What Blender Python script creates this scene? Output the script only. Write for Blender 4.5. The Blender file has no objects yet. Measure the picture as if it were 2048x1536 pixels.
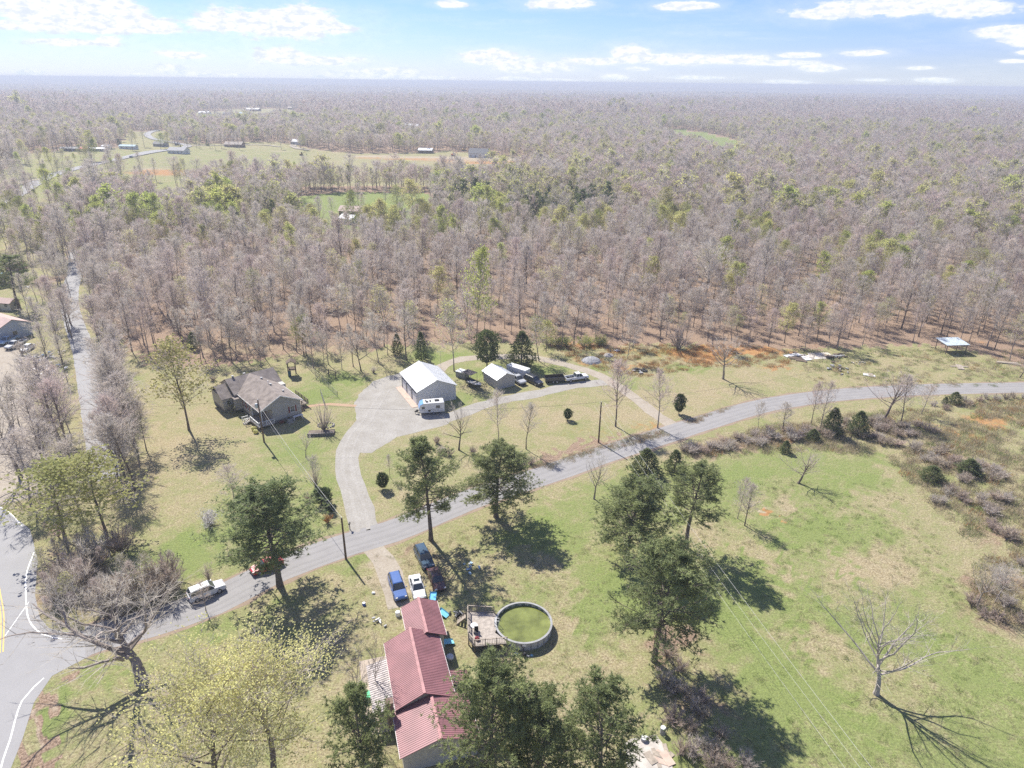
import bpy, bmesh, math, random
import numpy as np
from mathutils import Vector, Matrix, Euler
S = bpy.context.scene
COL = S.collection
R = math.radians
rnd = random.Random(7)

# ------------------------------------------------------------------ camera
F = 1365.3            # focal length in pixels of the 2048 px wide photograph
CAM_H = 64.0
PITCH = math.atan((768 - 163) / F)
ROLL = 0.0112
cam = bpy.data.cameras.new('camera'); cam_o = bpy.data.objects.new('camera', cam); COL.objects.link(cam_o)
cam.sensor_width = 36; cam.lens = 36 * F / 2048; cam.clip_start = 0.5; cam.clip_end = 40000
cam_o.location = (0, 0, CAM_H)
cam_o.rotation_euler = (Matrix.Rotation(R(90) - PITCH, 3, 'X') @ Matrix.Rotation(ROLL, 3, 'Z')).to_euler()
S.camera = cam_o

SUN_AZ = -35.0        # degrees from +Y towards +X: the sun stands ahead and to the left
SUN_EL = 47.0

# ------------------------------------------------------------------ world
w = bpy.data.worlds.new('World'); S.world = w; w.use_nodes = True
nt = w.node_tree; nt.nodes.clear()
def N(t, kind, **kw):
    n = t.nodes.new(kind)
    for k, v in kw.items(): setattr(n, k, v)
    return n
def math_n(t, op, a, b=None, c=None, clamp=False):
    n = N(t, 'ShaderNodeMath', operation=op, use_clamp=clamp)
    for i, v in enumerate((a, b, c)):
        if v is None: continue
        if isinstance(v, (int, float)): n.inputs[i].default_value = v
        else: t.links.new(v, n.inputs[i])
    return n.outputs[0]
def px_dir(px, py):
    u = (px - 1024) / F; v = (768 - py) / F
    c, s = math.cos(ROLL), math.sin(ROLL)
    u, v = u * c - v * s, u * s + v * c
    return (u, math.cos(PITCH) + v * math.sin(PITCH), v * math.cos(PITCH) - math.sin(PITCH))
def az_el(px, py):
    d = px_dir(px, py)
    return math.atan2(d[0], d[1]), math.atan2(d[2], math.hypot(d[0], d[1]))
sky = N(nt, 'ShaderNodeTexSky', sky_type='NISHITA', sun_disc=False)
sky.sun_elevation = R(SUN_EL); sky.sun_rotation = R(SUN_AZ)
sky.altitude = 300; sky.air_density = 1.0; sky.dust_density = 0.15; sky.ozone_density = 3.0
tc = N(nt, 'ShaderNodeTexCoord'); sx = N(nt, 'ShaderNodeSeparateXYZ'); nt.links.new(tc.outputs['Generated'], sx.inputs[0])
az = math_n(nt, 'ARCTAN2', sx.outputs[0], sx.outputs[1])
el = math_n(nt, 'ARCSINE', sx.outputs[2])
ae = N(nt, 'ShaderNodeCombineXYZ'); nt.links.new(az, ae.inputs[0]); nt.links.new(el, ae.inputs[1])
CLOUDS = [  # centre and half size of each cloud as seen from the drone (photo pixels), turned into azimuth and elevation
 (150,25,150,38),(60,8,110,18),(245,48,120,18),(300,60,60,9),(560,44,140,30),(600,30,60,22),(440,48,70,14),(680,55,40,14),(145,86,70,9),(215,84,26,12),
 (10,50,25,10),(560,112,62,18),(640,122,85,10),(365,110,42,9),(740,150,105,13),(775,142,40,9),(60,147,30,6),(340,138,30,12),(390,148,40,6),(460,150,26,5),
 (280,150,30,6),(985,112,60,13),(1060,135,80,11),(1000,120,70,12),(1120,8,75,10),(1360,12,70,9),(1190,122,55,9),(1265,108,45,18),(1330,118,110,12),
 (1460,118,80,10),(1550,126,70,6),(1600,110,45,5),(1645,136,55,7),(1275,138,26,5),(1230,154,26,6),(1650,25,65,14),(1800,15,220,20),(1950,18,120,17),
 (1730,107,52,7),(1840,136,30,4),(2010,62,70,12),(2060,80,50,14),(2030,122,30,4),(1870,160,36,5),(1580,166,45,6),(1020,158,35,5),(900,8,30,7),(2048,105,20,5),
 (1400,155,60,4),(1120,160,60,3),(850,155,60,5),(1740,160,40,3)]
dist = None
for cx, cy, hw, hh in CLOUDS:
    a0, e0 = az_el(cx, cy); a1, _ = az_el(cx + hw, cy); _, e1 = az_el(cx, cy - hh)
    s = N(nt, 'ShaderNodeVectorMath', operation='SUBTRACT'); nt.links.new(ae.outputs[0], s.inputs[0]); s.inputs[1].default_value = (a0, e0, 0)
    m = N(nt, 'ShaderNodeVectorMath', operation='MULTIPLY'); nt.links.new(s.outputs[0], m.inputs[0])
    m.inputs[1].default_value = (0.95 / max(a1 - a0, 1e-4), 0.92 / max(e1 - e0, 1e-4), 0)
    l = N(nt, 'ShaderNodeVectorMath', operation='LENGTH'); nt.links.new(m.outputs[0], l.inputs[0])
    dist = l.outputs['Value'] if dist is None else math_n(nt, 'SMOOTH_MIN', dist, l.outputs['Value'], 0.35)
def sky_noise(scale, det, rough, sy=3.5):
    mp = N(nt, 'ShaderNodeMapping'); nt.links.new(ae.outputs[0], mp.inputs[0]); mp.inputs['Scale'].default_value = (1, sy, 1)
    n = N(nt, 'ShaderNodeTexNoise'); n.inputs['Scale'].default_value = scale; n.inputs['Detail'].default_value = det; n.inputs['Roughness'].default_value = rough
    nt.links.new(mp.outputs[0], n.inputs['Vector']); return n.outputs['Fac']
n1 = sky_noise(20, 10, 0.62, 2.6); n2 = sky_noise(75, 7, 0.62, 2.2)
nn = math_n(nt, 'ADD', math_n(nt, 'MULTIPLY', math_n(nt, 'SUBTRACT', n1, 0.5), 2.4), math_n(nt, 'MULTIPLY', math_n(nt, 'SUBTRACT', n2, 0.5), 1.1))
d2 = math_n(nt, 'ADD', dist, nn)
def smooth(v, a, b, lo=0.0, hi=1.0):
    n = N(nt, 'ShaderNodeMapRange', interpolation_type='SMOOTHSTEP'); nt.links.new(v, n.inputs[0])
    n.inputs[1].default_value = a; n.inputs[2].default_value = b; n.inputs[3].default_value = lo; n.inputs[4].default_value = hi
    return n.outputs[0]
puffs = smooth(d2, 1.22, 0.70)
wisps = math_n(nt, 'MULTIPLY', smooth(d2, 2.2, 0.8), 0.25)
rest = math_n(nt, 'MULTIPLY', smooth(sky_noise(5.0, 8, 0.6, 2.2), 0.53, 0.66), smooth(el, 0.15, 0.22))   # the same fair-weather cloud goes on above the frame
veil = math_n(nt, 'MULTIPLY', smooth(sky_noise(6, 7, 0.6, 9.0), 0.42, 0.72), 0.18)
cl = math_n(nt, 'MAXIMUM', math_n(nt, 'MAXIMUM', puffs, wisps), math_n(nt, 'MAXIMUM', rest, veil))
hz = smooth(el, 0.04, 0.0, 0.0, 0.4)                     # pale air low over the horizon all the way round
tint = N(nt, 'ShaderNodeMix', data_type='RGBA', blend_type='MULTIPLY'); tint.inputs[0].default_value = 1.0
nt.links.new(sky.outputs[0], tint.inputs[6]); tint.inputs[7].default_value = (0.45, 0.50, 0.78, 1)
cc = N(nt, 'ShaderNodeMix', data_type='RGBA'); nt.links.new(smooth(n2, .35, .62), cc.inputs[0]); cc.inputs[6].default_value = (4.1, 4.45, 4.95, 1); cc.inputs[7].default_value = (5.6, 5.6, 5.7, 1)
mx = N(nt, 'ShaderNodeMix', data_type='RGBA'); nt.links.new(cl, mx.inputs[0]); nt.links.new(tint.outputs[2], mx.inputs[6]); nt.links.new(cc.outputs[2], mx.inputs[7])
mh = N(nt, 'ShaderNodeMix', data_type='RGBA'); nt.links.new(hz, mh.inputs[0]); nt.links.new(mx.outputs[2], mh.inputs[6]); mh.inputs[7].default_value = (3.9, 4.5, 5.2, 1)
bg = N(nt, 'ShaderNodeBackground'); nt.links.new(mh.outputs[2], bg.inputs[0]); bg.inputs[1].default_value = 0.1
wo = N(nt, 'ShaderNodeOutputWorld'); nt.links.new(bg.outputs[0], wo.inputs[0])

# ------------------------------------------------------------------ sun
sl = bpy.data.lights.new('sun', 'SUN'); sl.energy = 4.6; sl.angle = R(0.6); sl.color = (1.0, 0.955, 0.88)
so = bpy.data.objects.new('sun', sl); COL.objects.link(so)
sd = Vector((math.sin(R(SUN_AZ)) * math.cos(R(SUN_EL)), math.cos(R(SUN_AZ)) * math.cos(R(SUN_EL)), math.sin(R(SUN_EL))))
so.rotation_euler = sd.to_track_quat('Z', 'Y').to_euler(); so.location = (0, 0, 300)
S.view_settings.view_transform = 'Standard'; S.view_settings.look = 'None'
S.view_settings.exposure = 1.0; S.view_settings.gamma = 1.0; S.view_settings.use_curve_mapping = False
try:
    S.cycles.use_denoising = False; S.cycles.max_bounces = 6; S.cycles.diffuse_bounces = 2; S.cycles.volume_bounces = 1
    S.cycles.transparent_max_bounces = 8; S.cycles.caustics_reflective = False; S.cycles.caustics_refractive = False
except Exception: pass

# ------------------------------------------------------------------ measuring: photo pixels to ground points
def hgt(x, y):
    """height of the land: level round the houses, rolling hills beyond"""
    r = np.hypot(x, y)
    k = np.clip((r - 330) / 500, 0, 1)
    k2 = np.clip((r - 1500) / 3000, 0, 1)
    return (k * (3.0 * np.sin(x / 170 + 1.0) * np.cos(y / 230) + 2.5 * np.sin(x / 90 + y / 140 + 2)) - 3.0 * k
            + k2 * (9 * np.sin(y / 620 + x / 2100 + 0.5) + 7 * np.sin(x / 900 - y / 1500 + 1) + 5 * np.sin(y / 340 + x / 700) - 6)
            + np.clip((r - 6500) / 5000, 0, 1) * (20 + 6 * np.sin(x / 2300 + 2)))
def G(px, py, z=None):
    d = px_dir(px, py)
    zz = z if z is not None else 0.0
    for _ in range(1 if z is not None else 6):
        t = (zz - CAM_H) / min(d[2], -1e-3); x, y = d[0] * t, d[1] * t
        if z is None: zz = float(hgt(x, y))
    return x, y
def G3(px, py, z=None):
    x, y = G(px, py, z); return Vector((x, y, float(hgt(x, y)) if z is None else z))
def up_h(b, t):
    """height of an upright thing whose foot and top are seen at pixels b and t"""
    x, y = G(*b); d = px_dir(*t); D = math.hypot(x, y)
    return CAM_H + D / math.hypot(d[0], d[1]) * d[2] - float(hgt(x, y))
def to_px(x, y, z):
    """arrays of world points to photo pixels"""
    z = z - CAM_H
    dep = y * math.cos(PITCH) - z * math.sin(PITCH); v = y * math.sin(PITCH) + z * math.cos(PITCH)
    u = x / dep; v = v / dep
    c, s = math.cos(ROLL), math.sin(ROLL)
    u, v = u * c + v * s, -u * s + v * c
    return 1024 + F * u, 768 - F * v

# ------------------------------------------------------------------ materials
MATS = {}
def mat(name, col, rough=0.8, metal=0.0, var=0.12, scale=2.0, bump=0.0, bscale=20.0, spec=0.3, objvar=0.0, transl=0.0, col2=None, coat=0.0):
    if name in MATS: return MATS[name]
    m = bpy.data.materials.new(name); m.use_nodes = True; t = m.node_tree
    b = t.nodes['Principled BSDF']; b.inputs['Roughness'].default_value = rough; b.inputs['Metallic'].default_value = metal
    b.inputs['Specular IOR Level'].default_value = spec
    if coat: b.inputs['Coat Weight'].default_value = coat
    geo = N(t, 'ShaderNodeTexCoord')
    n = N(t, 'ShaderNodeTexNoise'); n.inputs['Scale'].default_value = scale; n.inputs['Detail'].default_value = 5; t.links.new(geo.outputs['Object'], n.inputs['Vector'])
    cr = N(t, 'ShaderNodeMix', data_type='RGBA')
    c2 = col2 or tuple(c * (1 - 2.2 * var) for c in col); c1 = tuple(min(1, c * (1 + var)) for c in col)
    cr.inputs[6].default_value = (*c2, 1); cr.inputs[7].default_value = (*c1, 1)
    mr = N(t, 'ShaderNodeMapRange'); mr.inputs[1].default_value = 0.3; mr.inputs[2].default_value = 0.7; t.links.new(n.outputs['Fac'], mr.inputs[0]); t.links.new(mr.outputs[0], cr.inputs[0])
    out = cr.outputs[2]
    if objvar:
        oi = N(t, 'ShaderNodeObjectInfo'); hs = N(t, 'ShaderNodeHueSaturation'); t.links.new(out, hs.inputs['Color'])
        t.links.new(math_n(t, 'ADD', math_n(t, 'MULTIPLY', oi.outputs['Random'], 0.10 * objvar), 0.5 - 0.05 * objvar), hs.inputs['Hue'])
        wn = N(t, 'ShaderNodeTexWhiteNoise', noise_dimensions='1D'); t.links.new(oi.outputs['Random'], wn.inputs['W'])
        t.links.new(math_n(t, 'ADD', math_n(t, 'MULTIPLY', wn.outputs['Value'], 0.6 * objvar), 1 - 0.3 * objvar), hs.inputs['Value'])
        out = hs.outputs[0]
    t.links.new(out, b.inputs['Base Color'])
    if bump:
        n2 = N(t, 'ShaderNodeTexNoise'); n2.inputs['Scale'].default_value = bscale; n2.inputs['Detail'].default_value = 4; t.links.new(geo.outputs['Object'], n2.inputs['Vector'])
        bp = N(t, 'ShaderNodeBump'); bp.inputs['Strength'].default_value = bump; bp.inputs['Distance'].default_value = 0.05; t.links.new(n2.outputs['Fac'], bp.inputs['Height']); t.links.new(bp.outputs[0], b.inputs['Normal'])
    if transl:
        tr = N(t, 'ShaderNodeBsdfTranslucent'); t.links.new(out, tr.inputs[0]); ms = N(t, 'ShaderNodeMixShader'); ms.inputs[0].default_value = transl
        t.links.new(b.outputs[0], ms.inputs[1]); t.links.new(tr.outputs[0], ms.inputs[2])
        t.links.new(ms.outputs[0], t.nodes['Material Output'].inputs[0])
    MATS[name] = m; return m

# ------------------------------------------------------------------ mesh building
class MB:
    def __init__(s): s.v = []; s.f = []; s.m = []; s.mi = 0
    def add(s, vs, fs):
        o = len(s.v); s.v.extend(tuple(p) for p in vs); s.f.extend(tuple(i + o for i in f) for f in fs); s.m.extend([s.mi] * len(fs))
        return s
    def box(s, c, size, rz=0.0, rot=None):
        x, y, z = (k / 2 for k in size)
        M = rot if rot is not None else Matrix.Rotation(rz, 3, 'Z')
        c = Vector(c)
        vs = [c + M @ Vector((i * x, j * y, k * z)) for i in (-1, 1) for j in (-1, 1) for k in (-1, 1)]
        return s.add(vs, [(0, 1, 3, 2), (4, 6, 7, 5), (0, 4, 5, 1), (2, 3, 7, 6), (0, 2, 6, 4), (1, 5, 7, 3)])
    def beam(s, a, b, wd, ht=None):
        a = Vector(a); b = Vector(b); d = b - a
        if d.length < 1e-5: return s
        q = d.to_track_quat('X', 'Z').to_matrix()
        return s.box((a + b) / 2, (d.length, wd, ht or wd), rot=q)
    def tube(s, pts, rad, n=6, cap=True):
        pts = [Vector(p) for p in pts]; k = len(pts)
        if isinstance(rad, (int, float)): rad = [rad] * k
        vs = []
        for i, p in enumerate(pts):
            d = (pts[min(i + 1, k - 1)] - pts[max(i - 1, 0)]).normalized()
            a = d.cross(Vector((0.3, 0.9, 0.1))); a = a.normalized() if a.length > 1e-3 else Vector((1, 0, 0)); b = d.cross(a)
            vs += [p + (a * math.cos(2 * math.pi * j / n) + b * math.sin(2 * math.pi * j / n)) * rad[i] for j in range(n)]
        fs = [(i * n + j, i * n + (j + 1) % n, (i + 1) * n + (j + 1) % n, (i + 1) * n + j) for i in range(k - 1) for j in range(n)]
        if cap: fs += [tuple(range(n))[::-1], tuple((k - 1) * n + j for j in range(n))]
        return s.add(vs, fs)
    def lathe(s, prof, c=(0, 0, 0), n=16):
        vs = [(c[0] + r * math.cos(2 * math.pi * j / n), c[1] + r * math.sin(2 * math.pi * j / n), c[2] + z) for r, z in prof for j in range(n)]
        k = len(prof)
        fs = [(i * n + j, i * n + (j + 1) % n, (i + 1) * n + (j + 1) % n, (i + 1) * n + j) for i in range(k - 1) for j in range(n)]
        fs += [tuple(range(n))[::-1], tuple((k - 1) * n + j for j in range(n))]
        return s.add(vs, fs)
    def prism(s, poly, z0, z1):
        n = len(poly)
        vs = [(x, y, z0) for x, y in poly] + [(x, y, z1) for x, y in poly]
        return s.add(vs, [tuple(range(n))[::-1], tuple(range(n, 2 * n))] + [(i, (i + 1) % n, n + (i + 1) % n, n + i) for i in range(n)])
    def blob(s, c, r, seed=0, nu=8, nv=5, jit=0.18):
        g = random.Random(seed); vs = []; c = Vector(c)
        r = r if isinstance(r, (tuple, list)) else (r, r, r)
        for i in range(nv + 1):
            th = math.pi * i / nv
            for j in range(nu):
                ph = 2 * math.pi * (j + 0.5 * (i % 2)) / nu; k = 1 + g.uniform(-jit, jit)
                vs.append(c + Vector((math.sin(th) * math.cos(ph) * r[0], math.sin(th) * math.sin(ph) * r[1], math.cos(th) * r[2])) * k)
        return s.add(vs, [(i * nu + j, (i + 1) * nu + j, (i + 1) * nu + (j + 1) % nu, i * nu + (j + 1) % nu) for i in range(nv) for j in range(nu)])
    def mesh(s, name, mats):
        me = bpy.data.meshes.new(name); me.from_pydata(s.v, [], s.f)
        for m in (mats if isinstance(mats, (list, tuple)) else [mats]): me.materials.append(m)
        if any(s.m): me.polygons.foreach_set('material_index', s.m)
        return me
    def build(s, name, mats, parent=None, smooth=False):
        me = s.mesh(name, mats)
        if smooth: me.polygons.foreach_set('use_smooth', [True] * len(me.polygons))
        o = bpy.data.objects.new(name, me); COL.objects.link(o)
        if parent: o.parent = parent
        return o
def tag(o, label=None, cat=None, group=None, kind=None):
    if label: o['label'] = label
    if cat: o['category'] = cat
    if group: o['group'] = group
    if kind: o['kind'] = kind
    return o
def thing(name, label, cat, loc=(0, 0, 0), rz=0.0, group=None):
    o = bpy.data.objects.new(name, None); COL.objects.link(o); o.location = loc; o.rotation_euler = (0, 0, rz)
    o.empty_display_size = 0.3
    return tag(o, label, cat, group)
def link_mesh(name, me, parent):
    o = bpy.data.objects.new(name, me); COL.objects.link(o); o.parent = parent; return o
def copy_tree(root, loc, rz, scale=1.0, label=None, group=None, tilt=(0, 0)):
    r = root.copy(); COL.objects.link(r); r.location = loc; r.rotation_euler = (tilt[0], tilt[1], rz)
    r.scale = scale if isinstance(scale, (tuple, list)) else (scale,) * 3
    if label: r['label'] = label
    if group: r['group'] = group
    elif 'group' in r.keys(): del r['group']
    for ch in list(root.children):
        c = ch.copy(); COL.objects.link(c); c.parent = r
        for g in ch.children:
            d = g.copy(); COL.objects.link(d); d.parent = c
    return r
def inside(px, py, poly):
    """vectorised point in polygon"""
    r = np.zeros(np.shape(px), bool); n = len(poly); j = n - 1
    for i in range(n):
        xi, yi = poly[i]; xj, yj = poly[j]
        c = ((yi > py) != (yj > py)) & (px < (xj - xi) * (py - yi) / (yj - yi + 1e-12) + xi); r ^= c; j = i
    return r
# ------------------------------------------------------------------ where things lie (pixels of the photograph, laid onto the land)
WEDGE = [(-400,425),(0,470),(60,480),(120,500),(175,560),(215,640),(250,690),(300,728),(420,735),(560,712),(700,703),(800,690),(900,688),(1000,682),(1100,688),(1200,695),
         (1300,688),(1400,690),(1500,698),(1600,698),(1750,693),(1850,688),(1950,703),(2048,735),(2400,790)]
def edge_y(px): return np.interp(px, [p[0] for p in WEDGE], [p[1] for p in WEDGE])
CLEAR = [
 [(-300,420),(0,345),(60,306),(150,301),(235,296),(260,262),(330,262),(350,288),(470,286),(560,284),(620,298),(700,306),(830,306),(900,302),(1000,312),(1075,322),(1130,326),(1060,352),(980,372),(840,372),(620,372),(500,376),(380,385),(280,398),(200,388),(150,410),(60,425),(-300,520)],
 [(600,392),(700,384),(850,386),(880,415),(860,445),(760,478),(650,478),(596,445)],
 [(1320,260),(1370,260),(1425,268),(1475,282),(1486,326),(1455,334),(1395,306),(1320,280)],
 [(385,226),(480,218),(560,216),(620,226),(600,240),(500,246),(390,252)],
 [(20,392),(110,385),(150,430),(130,520),(60,520),(-100,500),(-100,430)],
 [(300,392),(380,388),(395,420),(330,432)],
 [(800,258),(845,256),(850,272),(800,275)],
]
def is_clear(px, py):
    r = np.zeros(np.shape(px), bool)
    for c in CLEAR: r |= inside(px, py, c)
    return r

# ------------------------------------------------------------------ ground: one sheet out to the horizon
def ground():
    def fan(angs, rads):
        A, Rr = np.meshgrid(np.radians(angs), rads, indexing='ij')
        x = (Rr * np.sin(A)).ravel(); y = (Rr * np.cos(A)).ravel()
        na, nr = len(angs), len(rads)
        i = np.arange(na - 1)[:, None] * nr + np.arange(nr - 1)[None, :]; i = i.ravel()
        return x, y, np.stack([i, i + 1, i + nr + 1, i + nr], 1)
    rads = [22.0]
    while rads[-1] < 14500: rads.append(rads[-1] + max(0.7, rads[-1] ** 2 * 3.4e-5))
    x, y, q = fan(np.arange(-62, 62.01, 0.2), np.array(rads))
    x2, y2, q2 = fan(np.arange(62, 298.1, 4.0), np.array([22.0] + [22 * 1.35 ** k for k in range(1, 22)]))
    x3, y3, q3 = fan(np.arange(0, 360.1, 15.0), np.array([0.0, 11, 22.02]))
    n1, n2 = len(x), len(x2)
    X = np.concatenate([x, x2, x3]); Y = np.concatenate([y, y2, y3]); Q = np.concatenate([q, q2 + n1, q3 + n1 + n2])
    Z = hgt(X, Y); Z[n1:] -= 0.05
    me = bpy.data.meshes.new('ground'); me.vertices.add(len(X)); me.vertices.foreach_set('co', np.stack([X, Y, Z], 1).astype(np.float32).ravel())
    me.loops.add(Q.size); me.loops.foreach_set('vertex_index', Q.astype(np.int32).ravel())
    me.polygons.add(len(Q)); me.polygons.foreach_set('loop_start', (np.arange(len(Q)) * 4).astype(np.int32)); me.polygons.foreach_set('loop_total', np.full(len(Q), 4, np.int32))
    me.update(calc_edges=True)
    # soil and growth painted by what grows there: green, leaf litter, broomsedge orange, bare pale soil
    g = np.full(len(X), 0.42); li = np.zeros(len(X)); o = np.zeros(len(X)); b = np.zeros(len(X))
    jx = X + 1.3 * np.sin(Y * 1.7 + 2 * np.sin(X)) + 0.9 * np.sin(Y * 0.6 + X * .37); jy = Y + 1.3 * np.sin(X * 1.9 + 2 * np.sin(Y)) + 0.9 * np.cos(X * 0.7)
    front = Y > 10
    px, py = to_px(jx, np.where(front, jy, 10), Z)
    woods = front & (py < edge_y(px)) & ~is_clear(px, py) | (np.hypot(X, Y) > 330) & ~front
    far = np.hypot(X, Y) > 1500
    li[woods] = 1.0; g[woods] = 0.1
    def poly(p, ch, v):
        m = inside(px, py, p) & front; ch[m] = v
    def spot(cx, cy, rx, ry, ch, v, ang=0):
        wx, wy = G(cx, cy); dx, dy = jx - wx, jy - wy; c, s = math.cos(ang), math.sin(ang)
        d = ((dx * c + dy * s) / rx) ** 2 + ((-dx * s + dy * c) / ry) ** 2
        ch[:] = ch + (v - ch) * np.exp(-d * 1.2)
    poly([(-200,345),(250,298),(620,300),(620,372),(250,400),(-200,520)], g, 0.5)
    poly([(600,384),(875,384),(875,462),(600,462)], g, 0.85); poly(CLEAR[2], g, 0.8)
    poly([(520,312),(1080,312),(1080,372),(620,372)], b, 0.35)
    # property lawn
    poly([(215,720),(700,700),(760,760),(700,860),(690,1060),(420,1170),(200,1250),(150,1100),(250,900)], g, 0.40)
    spot(330, 900, 9, 16, g, 0.22); spot(420, 1000, 8, 10, g, 0.45); spot(600, 900, 8, 9, g, 0.8); spot(540, 1060, 9, 7, g, 0.75); spot(640, 790, 7, 5, g, 0.95); spot(690, 760, 6, 4, g, 0.9)
    spot(330, 1120, 7, 4, g, 0.95); spot(400, 1080, 5, 3, g, 1.0, 0.6); spot(640, 980, 4, 8, g, 0.8); spot(300, 780, 12, 8, li, 0.35); spot(480, 700, 18, 7, li, 0.5); spot(700, 705, 14, 5, li, 0.45)
    spot(520, 690, 25, 6, li, 0.6); spot(870, 712, 9, 4, g, 0.95); spot(930, 800, 5, 4, g, 0.7); spot(950, 745, 6, 5, g, 0.7); spot(1080, 740, 8, 3, g, 0.85); spot(1030, 735, 5, 3, g, 0.85)
    spot(760, 940, 4, 9, g, 0.6); spot(880, 880, 8, 3, g, 0.35); spot(1000, 870, 14, 6, g, 0.45); spot(1130, 880, 8, 6, g, 0.4); spot(1100, 830, 9, 4, g, 0.15); spot(1250, 830, 9, 5, g, 0.12)
    spot(1450, 790, 14, 8, g, 0.25); spot(1400, 720, 12, 4, g, 0.3); spot(1500, 745, 10, 5, g, 0.25)
    for cx, cy, rx, ry, v in [(1160,690,9,3,.8),(1230,695,9,4,.5),(1300,705,12,4,.55),(1390,712,10,4,.8),(1420,725,8,3,.7),(1260,735,5,2,.8),(1200,725,6,3,.5),(1165,722,5,2,.6),(1500,702,17,3.2,.95),(1440,700,12,3,.85),(1560,735,9,2,.7),
                              (1310,730,9,4,.55),(1290,850,4,2,.5),(1320,860,4,2,.6),(1180,865,8,2,.4),(1070,915,4,2,.4),(1640,690,12,3,.35),(1800,760,8,3,.4),(1900,740,12,3,.3),(1750,715,9,3,.2),(1960,690,8,4,.5),(1980,840,9,5,.7),(1900,860,8,4,.6),(1700,700,8,3,.3)]:
        spot(cx, cy, rx, ry, o, v)
    spot(1360, 706, 10, 3, g, 1.0); spot(1370, 735, 6, 2, g, 0.9); spot(1180, 740, 7, 2, g, 0.9); spot(1250, 765, 6, 4, g, 0.7); spot(1290, 760, 3, 2, b, 0.6)
    # roadside leaf litter
    for cx, cy in [(1180,890),(1130,905),(1080,922),(1150,900),(1210,882)]: spot(cx, cy, 5, 1.6, li, 0.9, 0.45)
    # land right of the road
    poly([(1100,990),(1300,930),(1500,900),(1750,900),(1850,1100),(2048,1300),(2300,1700),(1400,1700),(1150,1300),(1000,1150)], g, 0.62)
    for cx, cy, rx, ry, v in [(1100,1060,5,5,.9),(1240,1190,5,5,.95),(1150,1240,4,4,.8),(1120,1290,1.2,4,.9),(1480,950,8,3,.85),(1700,960,9,3,.8),(1780,1060,9,4,.85),(1640,1050,7,5,.9),(1580,1180,4,7,.9),(1660,1240,4,7,.85),
                              (1480,1250,3,10,.85),(1560,1380,5,8,.85),(1900,1450,9,8,.75),(1850,1250,6,5,.7),(2000,1380,6,5,.8)]: spot(cx, cy, rx, ry, g, v, 0.5)
    for cx, cy, rx, ry, v in [(1740,1140,9,4,.12),(1850,1040,7,5,.3),(1540,1120,3,9,.2),(1700,1320,3,8,.35),(1620,1300,3,7,.35),(1400,1080,5,4,.2),(1560,1010,6,3,.2),(1750,1000,9,3,.25),(1150,1330,6,4,.2),(1200,1400,7,4,.25),(1800,1380,4,4,.4),(1450,1350,3,4,.4)]: spot(cx, cy, rx, ry, g, v, 0.5)
    for cx, cy in [(1400,905),(1450,890),(1500,880),(1560,870),(1620,865),(1680,850),(1740,850),(1800,870),(1850,900),(1900,920),(1950,940),(1990,1000),(2000,1080),(2020,1150),(2000,1240),(1960,1180)]: spot(cx, cy, 7, 4, li, 0.65)
    spot(1340, 1290, 6, 5, li, 0.8); spot(1400, 1420, 5, 5, li, 0.6); spot(1350, 1130, 3, 3, li, 0.7); spot(1255, 1110, 4, 3, li, 0.5)
    spot(1530, 1020, 3, 0.9, b, 0.9, 2.6); spot(1550, 1030, 2.5, 0.6, o, 1.0, 2.6); spot(1050, 1250, 5.2, 5.0, b, 0.55)
    for arc in ([(1600,985),(1560,1060),(1570,1120),(1640,1200),(1760,1300)],[(1700,985),(1640,1060),(1700,1150),(1800,1230),(1950,1330)],[(1480,1100),(1560,1180),(1600,1300),(1700,1420),(1800,1536)]):
        for (ax, ay), (bx_, by) in zip(arc, arc[1:]):
            for k in range(14): spot(ax + (bx_ - ax) * k / 14, ay + (by - ay) * k / 14, .5, .5, g, .95)
    # yard of the red roofed house
    poly([(700,1130),(800,1090),(1000,1050),(1150,1150),(1150,1400),(1000,1500),(900,1500),(720,1400),(700,1250)], g, 0.40)
    spot(760, 1150, 2.5, 5, b, 0.7); spot(815, 1190, 4, 6, b, 0.6); spot(830, 1110, 5, 2.5, li, 0.7); spot(900, 1120, 5, 3, li, 0.5); spot(1040, 1070, 7, 2, g, 0.75); spot(920, 1210, 3, 2, g, 0.6)
    spot(715, 1130, 2, 4, g, 0.7); spot(1060, 1190, 5, 3, g, 0.65)
    # left of the village road: bare worn yard
    poly([(-900,700),(60,640),(110,700),(185,900),(150,980),(60,1010),(-900,1000)], b, 0.42)
    spot(20, 760, 5, 12, b, 0.95); spot(60, 900, 8, 8, li, 0.25); spot(90, 760, 5, 5, g, 0.5); spot(60, 670, 7, 4, g, 0.6); spot(30, 600, 9, 5, g, 0.6); spot(140, 760, 3, 8, li, 0.4)
    spot(100, 560, 8, 14, li, 0.8); spot(230, 850, 3, 14, li, 0.7); spot(215, 720, 5, 12, li, 0.9); spot(120, 1180, 2, 12, li, 0.6); spot(95, 1120, 1.5, 5, li, .7)
    spot(250, 1180, 10, 6, li, 0.6); spot(170, 1140, 5, 6, li, 0.7); spot(150, 1220, 5, 3, li, 0.5)
    poly([(20,1560),(48,1478),(70,1405),(108,1350),(128,1372),(104,1430),(94,1500),(80,1600),(20,1700)], li, 1.0); spot(80, 1440, 1.5, 8, b, 0.6)
    spot(120, 1440, 1.3, 6, g, 0.9, 0.15); spot(230, 1340, 6, 1.5, g, 0.75); spot(420, 1260, 8, 1.6, g, 0.75, 0.4); spot(300, 1480, 7, 4, g, 0.45)
    # cut slopes and building sites far off
    spot(330, 345, 34, 26, o, 1.0); spot(300, 338, 26, 20, b, 0.7); spot(430, 350, 20, 14, o, 0.7)
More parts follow.
